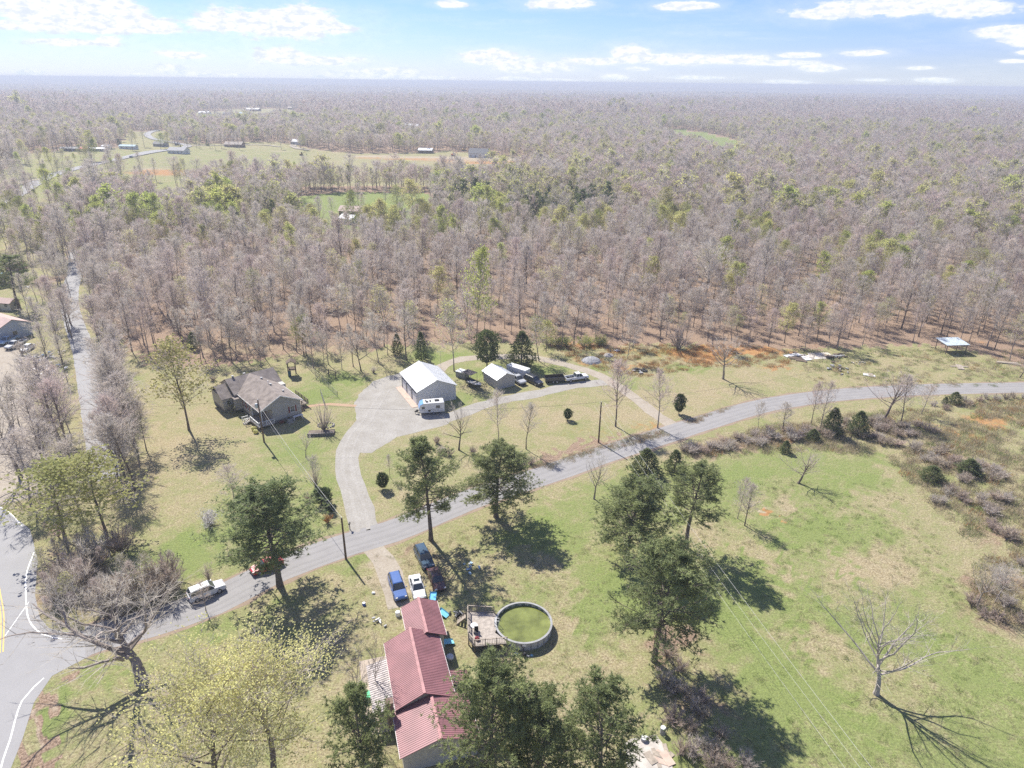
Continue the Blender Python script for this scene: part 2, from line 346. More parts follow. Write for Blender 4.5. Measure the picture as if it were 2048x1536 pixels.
    for cx, cy, rx, ry in [(820,314,55,12),(900,318,45,12),(980,322,40,10),(1010,318,30,10),(750,312,30,8)]: spot(cx, cy, rx, ry, b, 0.9); spot(cx, cy + 4, rx, ry, o, 0.75)
    spot(1000, 326, 45, 10, o, 1.0); spot(1340, 268, 40, 25, b, 0.8); spot(560, 303, 40, 12, b, 0.6); spot(500, 312, 60, 20, b, 0.3)
    ca = me.color_attributes.new('cover', 'FLOAT_COLOR', 'POINT')
    ca.data.foreach_set('color', np.stack([g, li, o, b], 1).clip(0, 1).astype(np.float32).ravel())
    me.polygons.foreach_set('use_smooth', [True] * len(me.polygons))
    m = bpy.data.materials.new('ground cover'); m.use_nodes = True; t = m.node_tree; bs = t.nodes['Principled BSDF']; bs.inputs['Roughness'].default_value = 0.95; bs.inputs['Specular IOR Level'].default_value = 0.1
    at = N(t, 'ShaderNodeAttribute', attribute_name='cover'); sp = N(t, 'ShaderNodeSeparateColor'); t.links.new(at.outputs['Color'], sp.inputs[0])
    gm = N(t, 'ShaderNodeNewGeometry')
    def nz(sc, det=6, rough=0.6, dist=0.0):
        n = N(t, 'ShaderNodeTexNoise'); n.inputs['Scale'].default_value = sc; n.inputs['Detail'].default_value = det; n.inputs['Roughness'].default_value = rough; n.inputs['Distortion'].default_value = dist
        t.links.new(gm.outputs['Position'], n.inputs['Vector']); return n.outputs['Fac']
    def sm(v, a, b, lo=0.0, hi=1.0):
        n = N(t, 'ShaderNodeMapRange', interpolation_type='SMOOTHSTEP'); t.links.new(v, n.inputs[0])
        n.inputs[1].default_value = a; n.inputs[2].default_value = b; n.inputs[3].default_value = lo; n.inputs[4].default_value = hi; return n.outputs[0]
    def mixc(f, a, b):
        n = N(t, 'ShaderNodeMix', data_type='RGBA')
        if isinstance(f, float): n.inputs[0].default_value = f
        else: t.links.new(f, n.inputs[0])
        for i, c in ((6, a), (7, b)):
            if isinstance(c, tuple): n.inputs[i].default_value = (*c, 1)
            else: t.links.new(c, n.inputs[i])
        return n.outputs[2]
    big, mid, fine, tiny = nz(0.045, 5), nz(0.22, 6, 0.65, 0.6), nz(1.1, 7, 0.75, 0.5), nz(3.6, 6, 0.8)
    mixn = math_n(t, 'ADD', math_n(t, 'MULTIPLY', math_n(t, 'SUBTRACT', mid, 0.5), 2.0), math_n(t, 'MULTIPLY', math_n(t, 'SUBTRACT', fine, 0.5), 1.5))
    mixn = math_n(t, 'ADD', mixn, math_n(t, 'MULTIPLY', math_n(t, 'SUBTRACT', big, 0.5), 0.9))
    mixn = math_n(t, 'ADD', mixn, math_n(t, 'MULTIPLY', math_n(t, 'SUBTRACT', tiny, 0.5), 1.3))
    gf = sm(math_n(t, 'ADD', math_n(t, 'MULTIPLY', sp.outputs[0], 1.0), math_n(t, 'MULTIPLY', mixn, 0.55)), 0.12, 0.88)
    green = mixc(sm(tiny, 0.36, 0.64), (0.095, 0.130, 0.036), (0.250, 0.305, 0.095))
    green = mixc(math_n(t, 'MULTIPLY', sm(mid, 0.35, 0.65), 0.6), green, (0.200, 0.225, 0.085))
    straw = mixc(sm(tiny, 0.36, 0.64), (0.180, 0.142, 0.082), (0.455, 0.390, 0.250))
    straw = mixc(math_n(t, 'MULTIPLY', sm(fine, 0.4, 0.7), 0.5), straw, (0.300, 0.235, 0.130))
    c = mixc(gf, straw, green)
    litter = mixc(sm(tiny, 0.36, 0.64), (0.110, 0.072, 0.050), (0.420, 0.310, 0.230)); litter = mixc(math_n(t, 'MULTIPLY', sm(fine, 0.4, 0.65), 0.5), litter, (0.235, 0.165, 0.105))
    dr = lambda v: sm(math_n(t, 'ADD', v, math_n(t, 'MULTIPLY', mixn, 0.45)), 0.35, 0.75)
    c = mixc(dr(sp.outputs[1]), c, litter)
    pale = mixc(sm(fine, 0.3, 0.7), (0.270, 0.215, 0.150), (0.460, 0.385, 0.290))
    c = mixc(math_n(t, 'MULTIPLY', dr(at.outputs['Alpha']), 0.85), c, pale)
    oran = mixc(sm(fine, 0.3, 0.7), (0.290, 0.130, 0.050), (0.460, 0.250, 0.110))
    c = mixc(math_n(t, 'MULTIPLY', dr(sp.outputs[2]), 0.85), c, oran)
    t.links.new(c, bs.inputs['Base Color'])
    bp = N(t, 'ShaderNodeBump'); bp.inputs['Strength'].default_value = 0.55; bp.inputs['Distance'].default_value = 0.22
    t.links.new(math_n(t, 'ADD', tiny, math_n(t, 'MULTIPLY', fine, 1.6)), bp.inputs['Height']); t.links.new(bp.outputs[0], bs.inputs['Normal'])
    me.materials.append(m)
    ob = bpy.data.objects.new('ground', me); COL.objects.link(ob); ob['kind'] = 'structure'
ground()

# ------------------------------------------------------------------ roads, drives, paths
def wpts(pts, step=2.5):
    """photo pixels to a smooth line on the land"""
    P = [Vector((*G(*p), 0)) for p in pts]; out = []
    for i in range(len(P) - 1):
        p0, p1, p2, p3 = P[max(i - 1, 0)], P[i], P[i + 1], P[min(i + 2, len(P) - 1)]
        n = max(1, int((p2 - p1).length / step))
        for k in range(n):
            u = k / n
            out.append(0.5 * ((2 * p1) + (p2 - p0) * u + (2 * p0 - 5 * p1 + 4 * p2 - p3) * u * u + (3 * p1 - p0 - 3 * p2 + p3) * u ** 3))
    out.append(P[-1]); return out
def ribbon(name, line, width, z, m, jit=0.0, kind='structure', off=0.0, dash=None, cross=4, parent=None):
    mb = MB(); n = len(line); rows = []
    for i, p in enumerate(line):
        d = (line[min(i + 1, n - 1)] - line[max(i - 1, 0)]); d.z = 0; d.normalize(); s = Vector((d.y, -d.x, 0))
        wl = width / 2 + jit * rnd.uniform(-1, 1); wr = width / 2 + jit * rnd.uniform(-1, 1)
        row = []
        for k in range(cross + 1):
            q = p + s * (off - wl + (wl + wr) * k / cross); row.append((q.x, q.y, float(hgt(q.x, q.y)) + z))
        rows.append(row)
    for i in range(n - 1):
        if dash and (i // dash) % 2: continue
        for k in range(cross): mb.add([rows[i][k], rows[i + 1][k], rows[i + 1][k + 1], rows[i][k + 1]], [(0, 1, 2, 3)])
    o = mb.build(name, m, parent)
    if kind: o['kind'] = kind
    return o
def flat_poly(name, pts, z, m, jit=0.0, sub=1.2):
    P = [Vector((*G(*p), z)) for p in pts]; Q = []
    for i, p in enumerate(P):
        q = P[(i + 1) % len(P)]; k = max(1, int((q - p).length / sub))
        for j in range(k):
            a = p.lerp(q, j / k); Q.append(a + Vector((rnd.uniform(-jit, jit), rnd.uniform(-jit, jit), 0)))
    bm = bmesh.new(); f = bm.faces.new([bm.verts.new(q) for q in Q]); f.normal_update()
    if f.normal.z < 0: f.normal_flip()
    bmesh.ops.triangulate(bm, faces=bm.faces[:]); me = bpy.data.meshes.new(name); bm.to_mesh(me); bm.free(); me.materials.append(m)
    o = bpy.data.objects.new(name, me); COL.objects.link(o); o['kind'] = 'structure'; return o
def pave(name, c1, c2, c3, fine=9.0, bump=0.3):
    m = bpy.data.materials.new(name); m.use_nodes = True; t = m.node_tree; b = t.nodes['Principled BSDF']; b.inputs['Roughness'].default_value = 0.9; b.inputs['Specular IOR Level'].default_value = 0.2
    gm = N(t, 'ShaderNodeNewGeometry')
    def nz(sc, d):
        n = N(t, 'ShaderNodeTexNoise'); n.inputs['Scale'].default_value = sc; n.inputs['Detail'].default_value = d; n.inputs['Roughness'].default_value = 0.65; t.links.new(gm.outputs['Position'], n.inputs['Vector'])
        r = N(t, 'ShaderNodeMapRange'); r.inputs[1].default_value = 0.33; r.inputs[2].default_value = 0.67; t.links.new(n.outputs['Fac'], r.inputs[0]); return r.outputs[0], n.outputs['Fac']
    a, _ = nz(0.35, 6); f, fr = nz(fine, 5)
    m1 = N(t, 'ShaderNodeMix', data_type='RGBA'); m1.inputs[6].default_value = (*c1, 1); m1.inputs[7].default_value = (*c2, 1); t.links.new(a, m1.inputs[0])
    m2 = N(t, 'ShaderNodeMix', data_type='RGBA'); t.links.new(m1.outputs[2], m2.inputs[6]); m2.inputs[7].default_value = (*c3, 1); t.links.new(math_n(t, 'MULTIPLY', f, 0.6), m2.inputs[0])
    t.links.new(m2.outputs[2], b.inputs['Base Color'])
    bp = N(t, 'ShaderNodeBump'); bp.inputs['Strength'].default_value = bump; bp.inputs['Distance'].default_value = 0.03; t.links.new(fr, bp.inputs['Height']); t.links.new(bp.outputs[0], b.inputs['Normal'])
    return m
m_gravel = pave('crushed stone', (0.290, 0.272, 0.242), (0.385, 0.370, 0.340), (0.200, 0.180, 0.150), 3.0, 0.5)
m_dust = pave('worn gravel track', (0.33, 0.285, 0.23), (0.40, 0.36, 0.30), (0.22, 0.18, 0.13), 2.5, 0.5)
m_asph = pave('weathered asphalt', (0.265, 0.255, 0.248), (0.310, 0.300, 0.292), (0.215, 0.205, 0.198), 11.0, 0.2)
m_asph2 = pave('highway asphalt', (0.285, 0.280, 0.278), (0.325, 0.320, 0.318), (0.240, 0.235, 0.232), 11.0, 0.15)
m_red = pave('red gravel shoulder', (0.36, 0.23, 0.15), (0.42, 0.29, 0.20), (0.28, 0.2, 0.13), 6.0, 0.5)
m_track = pave('packed gravel', (0.310, 0.292, 0.265), (0.400, 0.385, 0.355), (0.220, 0.200, 0.170), 2.6, 0.4); m_lane = pave('worn wheel path', (0.245, 0.236, 0.230), (0.285, 0.276, 0.268), (0.20, 0.192, 0.186), 8.0, 0.2)
m_wline = mat('white road paint', (0.74, 0.74, 0.72), 0.6, var=0.05, scale=3)
m_yline = mat('yellow road paint', (0.62, 0.40, 0.08), 0.6, var=0.05, scale=3)

road_px = [(170,1283),(210,1270),(310,1243),(430,1202),(560,1138),(700,1087),(780,1064),(850,1036),(930,1003),(1010,975),(1100,947),(1190,915),(1300,880),(1400,848),(1511,815),(1600,799),(1684,789),(1770,783),(1850,779),(2048,775),(2400,772)]
road = wpts(road_px)
m_verge = pave('brown verge', (0.25, 0.19, 0.14), (0.33, 0.26, 0.19), (0.18, 0.13, 0.09), 5.0, 0.5)
ribbon('roadside_verge', road, 6.9, 0.008, m_verge, 0.35)
ribbon('county_road', road, 5.7, 0.016, m_asph, 0.06)
for o_ in (-1.9, -.75, .8, 1.95): ribbon('wheel_path', road, .45, 0.020, m_lane, .16, off=o_, cross=1)
flat_poly('highway', [(-40,1760),(22,1536),(45,1478),(68,1405),(104,1352),(190,1306),(240,1287),(222,1244),(150,1266),(122,1263),(98,1256),(80,1236),(70,1190),(76,1120),(60,1058),(-6,1008),(-300,900),(-900,900),(-900,1760)], 0.012, m_asph2)
def line_px(name, pts, wd, m, z=0.020, off=0, step=1.2): ribbon(name, wpts(pts, step), wd, z, m, 0.0, off=off, cross=1)
line_px('edge_line', [(-14,1600),(6,1520),(20,1480),(44,1402),(88,1356)], 0.16, m_wline)
line_px('edge_line', [(68,1105),(53,1148),(52,1195),(58,1240),(84,1268),(124,1278)], 0.16, m_wline)
line_px('edge_line', [(-90,970),(-4,1012),(20,1026),(44,1052)], 0.14, m_wline)
line_px('stop_line', [(58,1204),(10,1272)], 0.10, m_wline)
line_px('centre_line', [(-60,1100),(-14,1150),(0,1200),(5,1240),(3,1305)], 0.14, m_yline, off=-0.16)
line_px('centre_line', [(-60,1100),(-14,1150),(0,1200),(5,1240),(3,1305)], 0.14, m_yline, off=0.16)
village = wpts([(208,960),(203,900),(192,840),(180,770),(166,700),(150,650),(140,615),(141,580),(150,545),(152,520),(150,500)])
ribbon('village_road', village, 4.9, 0.016, m_asph2, 0.1)
flat_poly('driveway_apron', [(700,905),(706,868),(712,835),(708,806),(722,784),(748,762),(775,752),(806,744),(818,760),(842,812),(880,822),(905,832),(898,848),(845,862),(795,874),(742,905)], 0.008, m_gravel, 0.25)
ribbon('driveway', wpts([(728,1062),(720,1020),(706,975),(694,935),(697,900),(712,865),(735,840)]), 4.3, 0.012, m_gravel, 0.28)
dl = wpts([(728,1062),(720,1020),(706,975),(694,935),(697,900),(712,865),(735,840),(752,810),(772,780)])
for o_ in (-.8, .8): ribbon('tyre_track', dl, .5, 0.020, m_track, .2, off=o_, cross=1)
ribbon('farm_track', wpts([(862,846),(905,832),(960,812),(1020,797),(1090,784),(1150,770),(1222,764)]), 3.6, 0.012, m_gravel, 0.35)
ribbon('farm_track', wpts([(868,752),(885,732),(925,718),(975,714),(1040,713),(1095,720),(1150,735),(1200,752),(1245,778),(1290,812),(1330,842),(1352,855)]), 3.1, 0.014, m_dust, 0.3)
ribbon('footpath', wpts([(600,818),(625,811),(660,808),(712,812)]), 1.1, 0.014, m_red, 0.12)
ribbon('neighbour_drive', wpts([(740,1092),(765,1120),(780,1150),(790,1185),(797,1215)]), 3.2, 0.012, m_dust, 0.3)
ribbon('gravel_lot', wpts([(40,1000),(25,900),(10,800),(5,700),(30,660)]), 9.0, 0.010, m_dust, 0.6)
far_road = wpts([(-120,445),(0,406),(42,385),(80,362),(120,346),(180,331),(240,318),(298,304),(330,300)], 8)
ribbon('far_highway', far_road, 9.0, 0.35, m_asph2)
ribbon('far_highway', wpts([(240,318),(300,306),(352,298),(376,292),(345,285),(310,279),(295,271),(300,265),(318,260)], 8), 8.0, 0.5, m_asph2)
ribbon('far_lane', wpts([(330,242),(350,240),(372,238),(400,240)], 8), 12, 0.6, m_asph2)
ribbon('far_lane', wpts([(376,292),(440,291),(520,290),(560,294)], 8), 5, 0.5, m_dust)
ribbon('far_lane', wpts([(620,300),(598,298),(586,292),(600,286)], 6), 7, 0.5, m_dust)
ribbon('far_lane', wpts([(0,392),(30,372),(60,362),(84,360)], 6), 6, 0.5, m_dust)
# ------------------------------------------------------------------ trees
m_bark = mat('grey bark', (0.340, 0.290, 0.250), 0.95, var=0.2, scale=1.2, objvar=0.35)
m_barkd = mat('dark bark', (0.175, 0.140, 0.118), 0.95, var=0.2, scale=1.2, objvar=0.3)
m_twig = mat('twigs', (0.590, 0.530, 0.465), 0.95, var=0.12, scale=0.4, objvar=0.25, transl=0.45)
m_twigp = mat('reddish twigs', (0.600, 0.505, 0.450), 0.95, var=0.12, scale=0.4, objvar=0.3, transl=0.45)
m_pale = mat('pale dead bark', (0.420, 0.375, 0.330), 0.95, var=0.12, scale=1.0)
m_pink = mat('pink blossom', (0.600, 0.200, 0.420), 0.8, var=0.15, transl=0.3)
m_white = mat('white blossom', (0.780, 0.740, 0.680), 0.8, var=0.08, transl=0.3)
m_leafy = mat('young yellow green leaves', (0.500, 0.490, 0.190), 0.7, var=0.15, scale=0.35, objvar=0.25, transl=0.6)
m_leafo = mat('yellow catkins', (0.720, 0.690, 0.300), 0.7, var=0.15, scale=0.35, transl=0.45)
m_leafb = mat('bright spring leaves', (0.440, 0.480, 0.140), 0.7, var=0.15, scale=0.35, objvar=0.2, transl=0.6)
m_pine = mat('pine needles', (0.300, 0.335, 0.145), 0.55, var=0.25, scale=0.5, col2=(0.165, 0.200, 0.090), objvar=0.2, transl=0.5)
m_cedar = mat('cedar foliage', (0.180, 0.210, 0.085), 0.7, var=0.25, scale=1.0, col2=(0.085, 0.115, 0.048), objvar=0.25, transl=0.35)
m_brush = mat('tan brush stems', (0.520, 0.430, 0.350), 0.95, var=0.15, scale=0.4, objvar=0.35, transl=0.3)
m_bush = mat('broad evergreen leaves', (0.085, 0.125, 0.045), 0.5, var=0.3, scale=1.2, transl=0.25)
m_orange = mat('dry orange grass', (0.480, 0.250, 0.100), 0.9, var=0.2, transl=0.3)

class Tree:
    """a tree gathered as tubes (wood), thin strips (twigs) and small leaf faces"""
    def __init__(s, seed): s.g = random.Random(seed); s.wood = MB(); s.twigs = MB(); s.leaf = MB()
    def path(s, p, d, L, n, wob, trop):
        pts = [Vector(p)]; d = Vector(d).normalized(); g = s.g
        for i in range(n):
            d = (d + Vector((g.gauss(0, wob), g.gauss(0, wob), g.gauss(0, wob * .7) + trop))).normalized(); pts.append(pts[-1] + d * (L / n))
        return pts
    def strip(s, mb, p, q, wd):
        d = (q - p); g = s.g; a = d.cross(Vector((g.gauss(0, 1), g.gauss(0, 1), g.gauss(0, 1))))
        if a.length < 1e-6: return
        a = a.normalized() * wd / 2; mb.add([p - a, p + a, q], [(0, 1, 2)])
    def spray(s, p, d, L, k, wd, up=0.35):
        g = s.g; tips = []
        for _ in range(k):
            dd = (d + Vector((g.gauss(0, .55), g.gauss(0, .55), g.gauss(0, .4) + up))).normalized(); l = L * g.uniform(.55, 1.2)
            q = p + dd * l; s.strip(s.twigs, p, q, wd); tips.append(q)
        return tips
    def leaves(s, p, k, sz, spread):
        g = s.g
        for _ in range(k):
            c = p + Vector((g.gauss(0, spread), g.gauss(0, spread), g.gauss(0, spread)))
            a = Vector((g.gauss(0, 1), g.gauss(0, 1), g.gauss(0, 1))).normalized(); b = a.orthogonal().normalized() * sz * .45; a = a * sz * .5
            s.leaf.add([c - a, c + b, c + a, c - b], [(0, 1, 2, 3)])
def pt_on(pts, t):
    f = t * (len(pts) - 1); i = min(int(f), len(pts) - 2); return pts[i].lerp(pts[i + 1], f - i), (pts[i + 1] - pts[i]).normalized()
def gen_bare(seed, H=16, r0=0.24, base=0.35, cr=4.2, nlimb=18, nsec=7, ntw=6, wtw=0.035, elev=0.75, trop=0.06, tall=True, leaf=0, lsz=0.22, wob=0.12, sides=6, tl=1.1, fork=0, lpt=1, segs=4):
    T = Tree(seed); g = T.g
    tp = T.path((0, 0, -0.1), (g.gauss(0, .03), g.gauss(0, .03), 1), H * (0.93 if tall else 0.62), 9, 0.035 if tall else 0.07, 0.03)
    n = len(tp); T.wood.tube(tp, [r0 * (1.25 if i == 0 else 1) * (1 - 0.86 * i / (n - 1)) for i in range(n)], sides, cap=False)
    ga = g.uniform(0, 6)
    for i in range(nlimb):
        u = (i + g.uniform(.1, .9)) / nlimb; t = base + (0.99 - base) * u
        p, td = pt_on(tp, t); ga += 2.4 + g.uniform(-.4, .4)
        prof = (0.55 + 0.75 * math.sin(math.pi * min(1, u * 0.9 + 0.12))) * (1 - 0.45 * u) if tall else (1.0 - 0.25 * u)
        e = elev + 0.55 * u + g.gauss(0, .12)
        d = Vector((math.cos(ga) * math.cos(e), math.sin(ga) * math.cos(e), math.sin(e)))
        L = cr * prof * g.uniform(.8, 1.15) * (1.0 if tall else 1.15)
        rl = r0 * (0.42 if tall else 0.55) * (1 - 0.6 * u) * g.uniform(.7, 1)
        lp = T.path(p, d, L, segs + 1, wob, trop)
        T.wood.tube(lp, [rl * (1 - 0.8 * k / (segs + 1)) for k in range(segs + 2)], max(3, sides - 2), cap=False)
        for j in range(nsec):
            v = 0.22 + 0.78 * (j + g.random()) / nsec; q, ld = pt_on(lp, min(v, 1))
            sd = (ld + Vector((g.gauss(0, .75), g.gauss(0, .75), g.gauss(0, .5) + .15))).normalized()
            l2 = L * 0.42 * g.uniform(.6, 1.2) * (1.15 - 0.5 * v) + 0.4
            sp = T.path(q, sd, l2, 2, wob * 1.2, trop)
            r2 = max(wtw * .5, rl * 0.28 * (1.1 - .6 * v)); T.strip(T.twigs, sp[0], sp[1] + (sp[1] - sp[0]) * .3, r2 * 2.4); T.strip(T.twigs, sp[1], sp[2], r2 * 1.6)
            for k in range(ntw):
                a, ad = pt_on(sp, g.uniform(.15, 1)); tips = T.spray(a, ad, tl, 1, wtw)
                if leaf and g.random() < leaf: T.leaves(tips[0], lpt, lsz, 0.22)
        tips = T.spray(lp[-1], (lp[-1] - lp[-2]).normalized(), tl, 3, wtw)
        if leaf: T.leaves(tips[0], lpt + 1, lsz, 0.3)
    return T
def gen_pine(seed, H=19, r0=0.30, base=0.36, cr=5.2, nlimb=38, ntuft=14, tri=9, lean=0.0):
    T = Tree(seed); g = T.g
    tp = T.path((0, 0, -0.1), (lean, 0, 1), H * 0.97, 10, 0.03, 0.05); n = len(tp)
    T.wood.tube(tp, [r0 * (1.2 if i == 0 else 1) * (1 - 0.85 * i / (n - 1)) for i in range(n)], 8, cap=False)
    for _ in range(5):
        p, _d = pt_on(tp, g.uniform(.12, base)); a = g.uniform(0, 6.3); T.strip(T.twigs, p, p + Vector((math.cos(a), math.sin(a), g.uniform(-.2, .3))) * g.uniform(.6, 1.8), .07)
    ga = 0
    for i in range(nlimb):
        u = (i + g.uniform(0, 1)) / nlimb; t = base + (1 - base) * u ** 1.05; p, _d = pt_on(tp, t); ga += 2.4 + g.gauss(0, .5)
        prof = math.sin(math.pi * (0.26 + 0.66 * u)) ** 0.7 * g.uniform(.55, 1.12)
        L = cr * max(prof, .22); e = -0.05 + 0.85 * u + g.gauss(0, .2)
        lp = T.path(p, (math.cos(ga) * math.cos(e), math.sin(ga) * math.cos(e), math.sin(e)), L, 5, 0.12, 0.07)
        rl = r0 * .30 * (1 - .6 * u); T.wood.tube(lp, [rl * (1 - .8 * k / 5) for k in range(6)], 4, cap=False)
        for j in range(ntuft):
            v = 0.34 + 0.66 * ((j + g.random()) / ntuft) ** .8; q, ld = pt_on(lp, min(1, v))
            sd = (ld * .6 + Vector((g.gauss(0, .8), g.gauss(0, .8), g.gauss(0, .7) + .3))).normalized(); l2 = g.uniform(.4, 1.7) * (1.2 - .5 * v) * L / 4.5
            c = q + sd * l2; T.strip(T.twigs, q, c, .05)
            for c0, k0 in ((c, tri), (q.lerp(c, .6) + Vector((g.gauss(0, .2), g.gauss(0, .2), g.gauss(0, .15))), tri - 2)):
                for k in range(k0):
                    dd = (sd * .5 + Vector((g.gauss(0, .75), g.gauss(0, .75), g.gauss(0, .6) + .35))).normalized(); T.strip(T.leaf, c0, c0 + dd * g.uniform(.24, .5), .085)
    return T
def gen_cedar(seed, H=8, cr=2.6, n=900, r0=.16, shape=0, base=0.06, sz=.5):
    T = Tree(seed); g = T.g; tp = T.path((0, 0, -.1), (0, 0, 1), H * .95, 6, .02, .03)
    T.wood.tube(tp, [r0 * (1 - .9 * i / 6) for i in range(7)], 6, cap=False)
    ph = [g.uniform(0, 6) for _ in range(4)]
    for i in range(n):
        u = g.random() ** (0.9 if shape else 1.25); z = H * (base + (1 - base) * u); a = g.uniform(0, 2 * math.pi)
        rr = cr * ((1 - u) ** .75 * (0.35 + .65 * min(1, u * 6 + .25)) if shape == 0 else math.sqrt(max(0, 1 - (2 * u - 1) ** 2)) ** .9)
        rr *= 1 + .22 * math.sin(3 * a + ph[0] + z * 1.3) + .2 * math.sin(5 * a + ph[1] - z * 2.1) + .14 * math.sin(9 * a + ph[2] + z * 3.1)
        r_ = rr * math.sqrt(g.uniform(.25, 1)); c = Vector((math.cos(a) * r_, math.sin(a) * r_, z)) + Vector((g.gauss(0, .08), g.gauss(0, .08), 0))
        out = Vector((math.cos(a), math.sin(a), .75)).normalized()
        for k in range(5):
            dd = (out + Vector((g.gauss(0, .45), g.gauss(0, .45), g.gauss(0, .4)))).normalized(); T.strip(T.leaf, c, c + dd * sz * g.uniform(.5, 1.1), sz * .30)
    for i in range(10):
        p, _ = pt_on(tp, g.uniform(.1, .8)); a = g.uniform(0, 6.3); T.strip(T.twigs, p, p + Vector((math.cos(a), math.sin(a), .5)) * cr * .6, .08)
    return T
def gen_bush(seed, H=2.0, r=1.2, stems=14, ntw=9, wtw=.03, leaf=0, lsz=.16, up=1.0):
    T = Tree(seed); g = T.g
    for i in range(stems):
        a = g.uniform(0, 6.3); e = g.uniform(.55, 1.3) * up; d = Vector((math.cos(a) * math.cos(e), math.sin(a) * math.cos(e), math.sin(e)))
        lp = T.path((g.gauss(0, .1) * r, g.gauss(0, .1) * r, -.05), d, H * g.uniform(.75, 1.15), 4, .12, .03)
        T.wood.tube(lp, [.05 * H / 2 * (1 - .8 * k / 4) for k in range(5)], 3, cap=False)
        for k in range(ntw):
            q, ld = pt_on(lp, g.uniform(.25, 1)); tips = T.spray(q, (ld + Vector((g.gauss(0, .6), g.gauss(0, .6), 0))).normalized(), H * .32, 2, wtw)
            if leaf:
                for tp in tips:
                    if g.random() < leaf: T.leaves(tp, 2, lsz, .15 * H / 2)
    return T

def gen_meadow(seed, n=26, R=1.0, H=.5):
    T = Tree(seed); g = T.g
    for i in range(n):
        a = g.uniform(0, 6.3); r = R * math.sqrt(g.random()); p = Vector((math.cos(a) * r, math.sin(a) * r, 0)); T.strip(T.twigs, p, p + Vector((g.gauss(0, .3), g.gauss(0, .3), 1)) * H * g.uniform(.5, 1.2), .05)
    return T

class Kind:
    """one kind of tree: shared meshes for the trunk and the crown, and a joined mesh for distant woods"""
    def __init__(s, T, mw, mt, ml=None, hide_crown=False, names=('trunk', 'crown')):
        s.names = names
        s.trunk = T.wood.mesh(names[0], mw)
        s.ht = max([v[2] for v in T.twigs.v + T.leaf.v + T.wood.v] or [1])
        cr = MB(); cr.add(T.twigs.v, T.twigs.f); cr.mi = 1; cr.add(T.leaf.v, T.leaf.f)
        xs = sorted([math.hypot(v[0], v[1]) for v in cr.v]); s.rad = xs[int(len(xs) * .97)] if xs else 1
        s.crown = cr.mesh(names[1], [mt, ml or mt]); s.T = T; s.mw, s.mt, s.ml = mw, mt, ml or mt
    def joined(s, name):
        T = s.T; j = MB(); j.add(T.wood.v, T.wood.f); j.mi = 1; j.add(T.twigs.v, T.twigs.f); j.mi = 2; j.add(T.leaf.v, T.leaf.f)
        return bpy.data.objects.new(name, j.mesh(name, [s.mw, s.mt, s.ml]))
def plant(kind, name, x, y, h, label, cat, group=None, width=None, rz=None, tilt=(0, 0), z=None, parts=True):
    o = thing(name, label, cat, (x, y, (float(hgt(x, y)) if z is None else z)), rnd.uniform(0, 6.28) if rz is None else rz, group)
    s = h / kind.ht; sw = s if width is None else width / 2 / kind.rad
    o.scale = (sw, sw, s); o.rotation_euler = (tilt[0], tilt[1], o.rotation_euler[2])
    link_mesh(kind.names[0], kind.trunk, o); link_mesh(kind.names[1], kind.crown, o); return o
def plant_px(kind, name, base, top, label, cat, group=None, wpx=None, **kw):
    x, y = G(*base); h = up_h(base, top); wd = None
    if wpx: wd = wpx / F * math.sqrt(x * x + y * y + (CAM_H - h * .6) ** 2) * math.cos(math.atan2(768 - (base[1] + top[1]) / 2, F))
    return plant(kind, name, x, y, h, label, cat, group, wd, **kw)

K_tall = [Kind(gen_bare(10 + i, H=16 + i, r0=.15 + .012 * i, base=.26 + .05 * (i % 3), cr=4.6 + .4 * (i % 3), nlimb=26, nsec=8, ntw=8, wtw=.06, elev=.62 + .1 * (i % 2)), (m_bark, m_barkd)[i % 2], (m_twig, m_twigp, m_twig)[i % 3]) for i in range(6)]
K_round = [Kind(gen_bare(30 + i, H=13, r0=.27, base=.42, cr=5.4, nlimb=14, nsec=10, ntw=7, wtw=.032, elev=.55, trop=.09, tall=False, wob=.14, tl=1.0), (m_barkd, m_bark)[i % 2], (m_twig, m_twig, m_twigp)[i % 3]) for i in range(3)]
K_bud = [Kind(gen_bare(50 + i, H=17, r0=.16, base=.26, cr=4.4, nlimb=24, nsec=8, ntw=6, wtw=.045, leaf=.8, lsz=.34, lpt=2, elev=.6), m_barkd, m_twig, (m_leafy, m_leafb, m_leafy)[i]) for i in range(3)]
K_haze = [Kind(gen_bare(60 + i, H=16, r0=.15, base=.28, cr=4.4, nlimb=25, nsec=8, ntw=7, wtw=.05, leaf=.45, lsz=.28, lpt=1, elev=.6), m_bark, m_twig, (m_leafy, m_twigp)[i]) for i in range(2)]
K_pine = [Kind(gen_pine(70 + i, H=19, cr=(5.4, 4.6, 4.2, 5.0)[i], base=(.34, .30, .42, .26)[i], nlimb=(84, 66, 50, 84)[i], ntuft=(26, 24, 24, 26)[i]), m_barkd, m_barkd, m_pine) for i in range(4)]
K_cedar = [Kind(gen_cedar(80 + i, H=8, cr=(2.5, 2.2, 2.8)[i], n=(1500, 1350, 1600)[i], sz=.42), m_barkd, m_barkd, m_cedar) for i in range(3)]
K_ball = Kind(gen_cedar(90, H=2.4, cr=1.1, n=900, shape=1, base=.14, sz=.3, r0=.07), m_barkd, m_barkd, m_bush, names=('stem', 'foliage'))
K_egg = Kind(gen_cedar(91, H=6, cr=2.7, n=2000, shape=1, base=.16, sz=.45, r0=.18), m_barkd, m_barkd, m_cedar)
K_brush = [Kind(gen_bush(100 + i, H=2.4, r=2.2, stems=34, ntw=16, wtw=.045), m_brush, (m_twig, m_brush, m_brush)[i], names=('stems', 'twigs')) for i in range(3)]
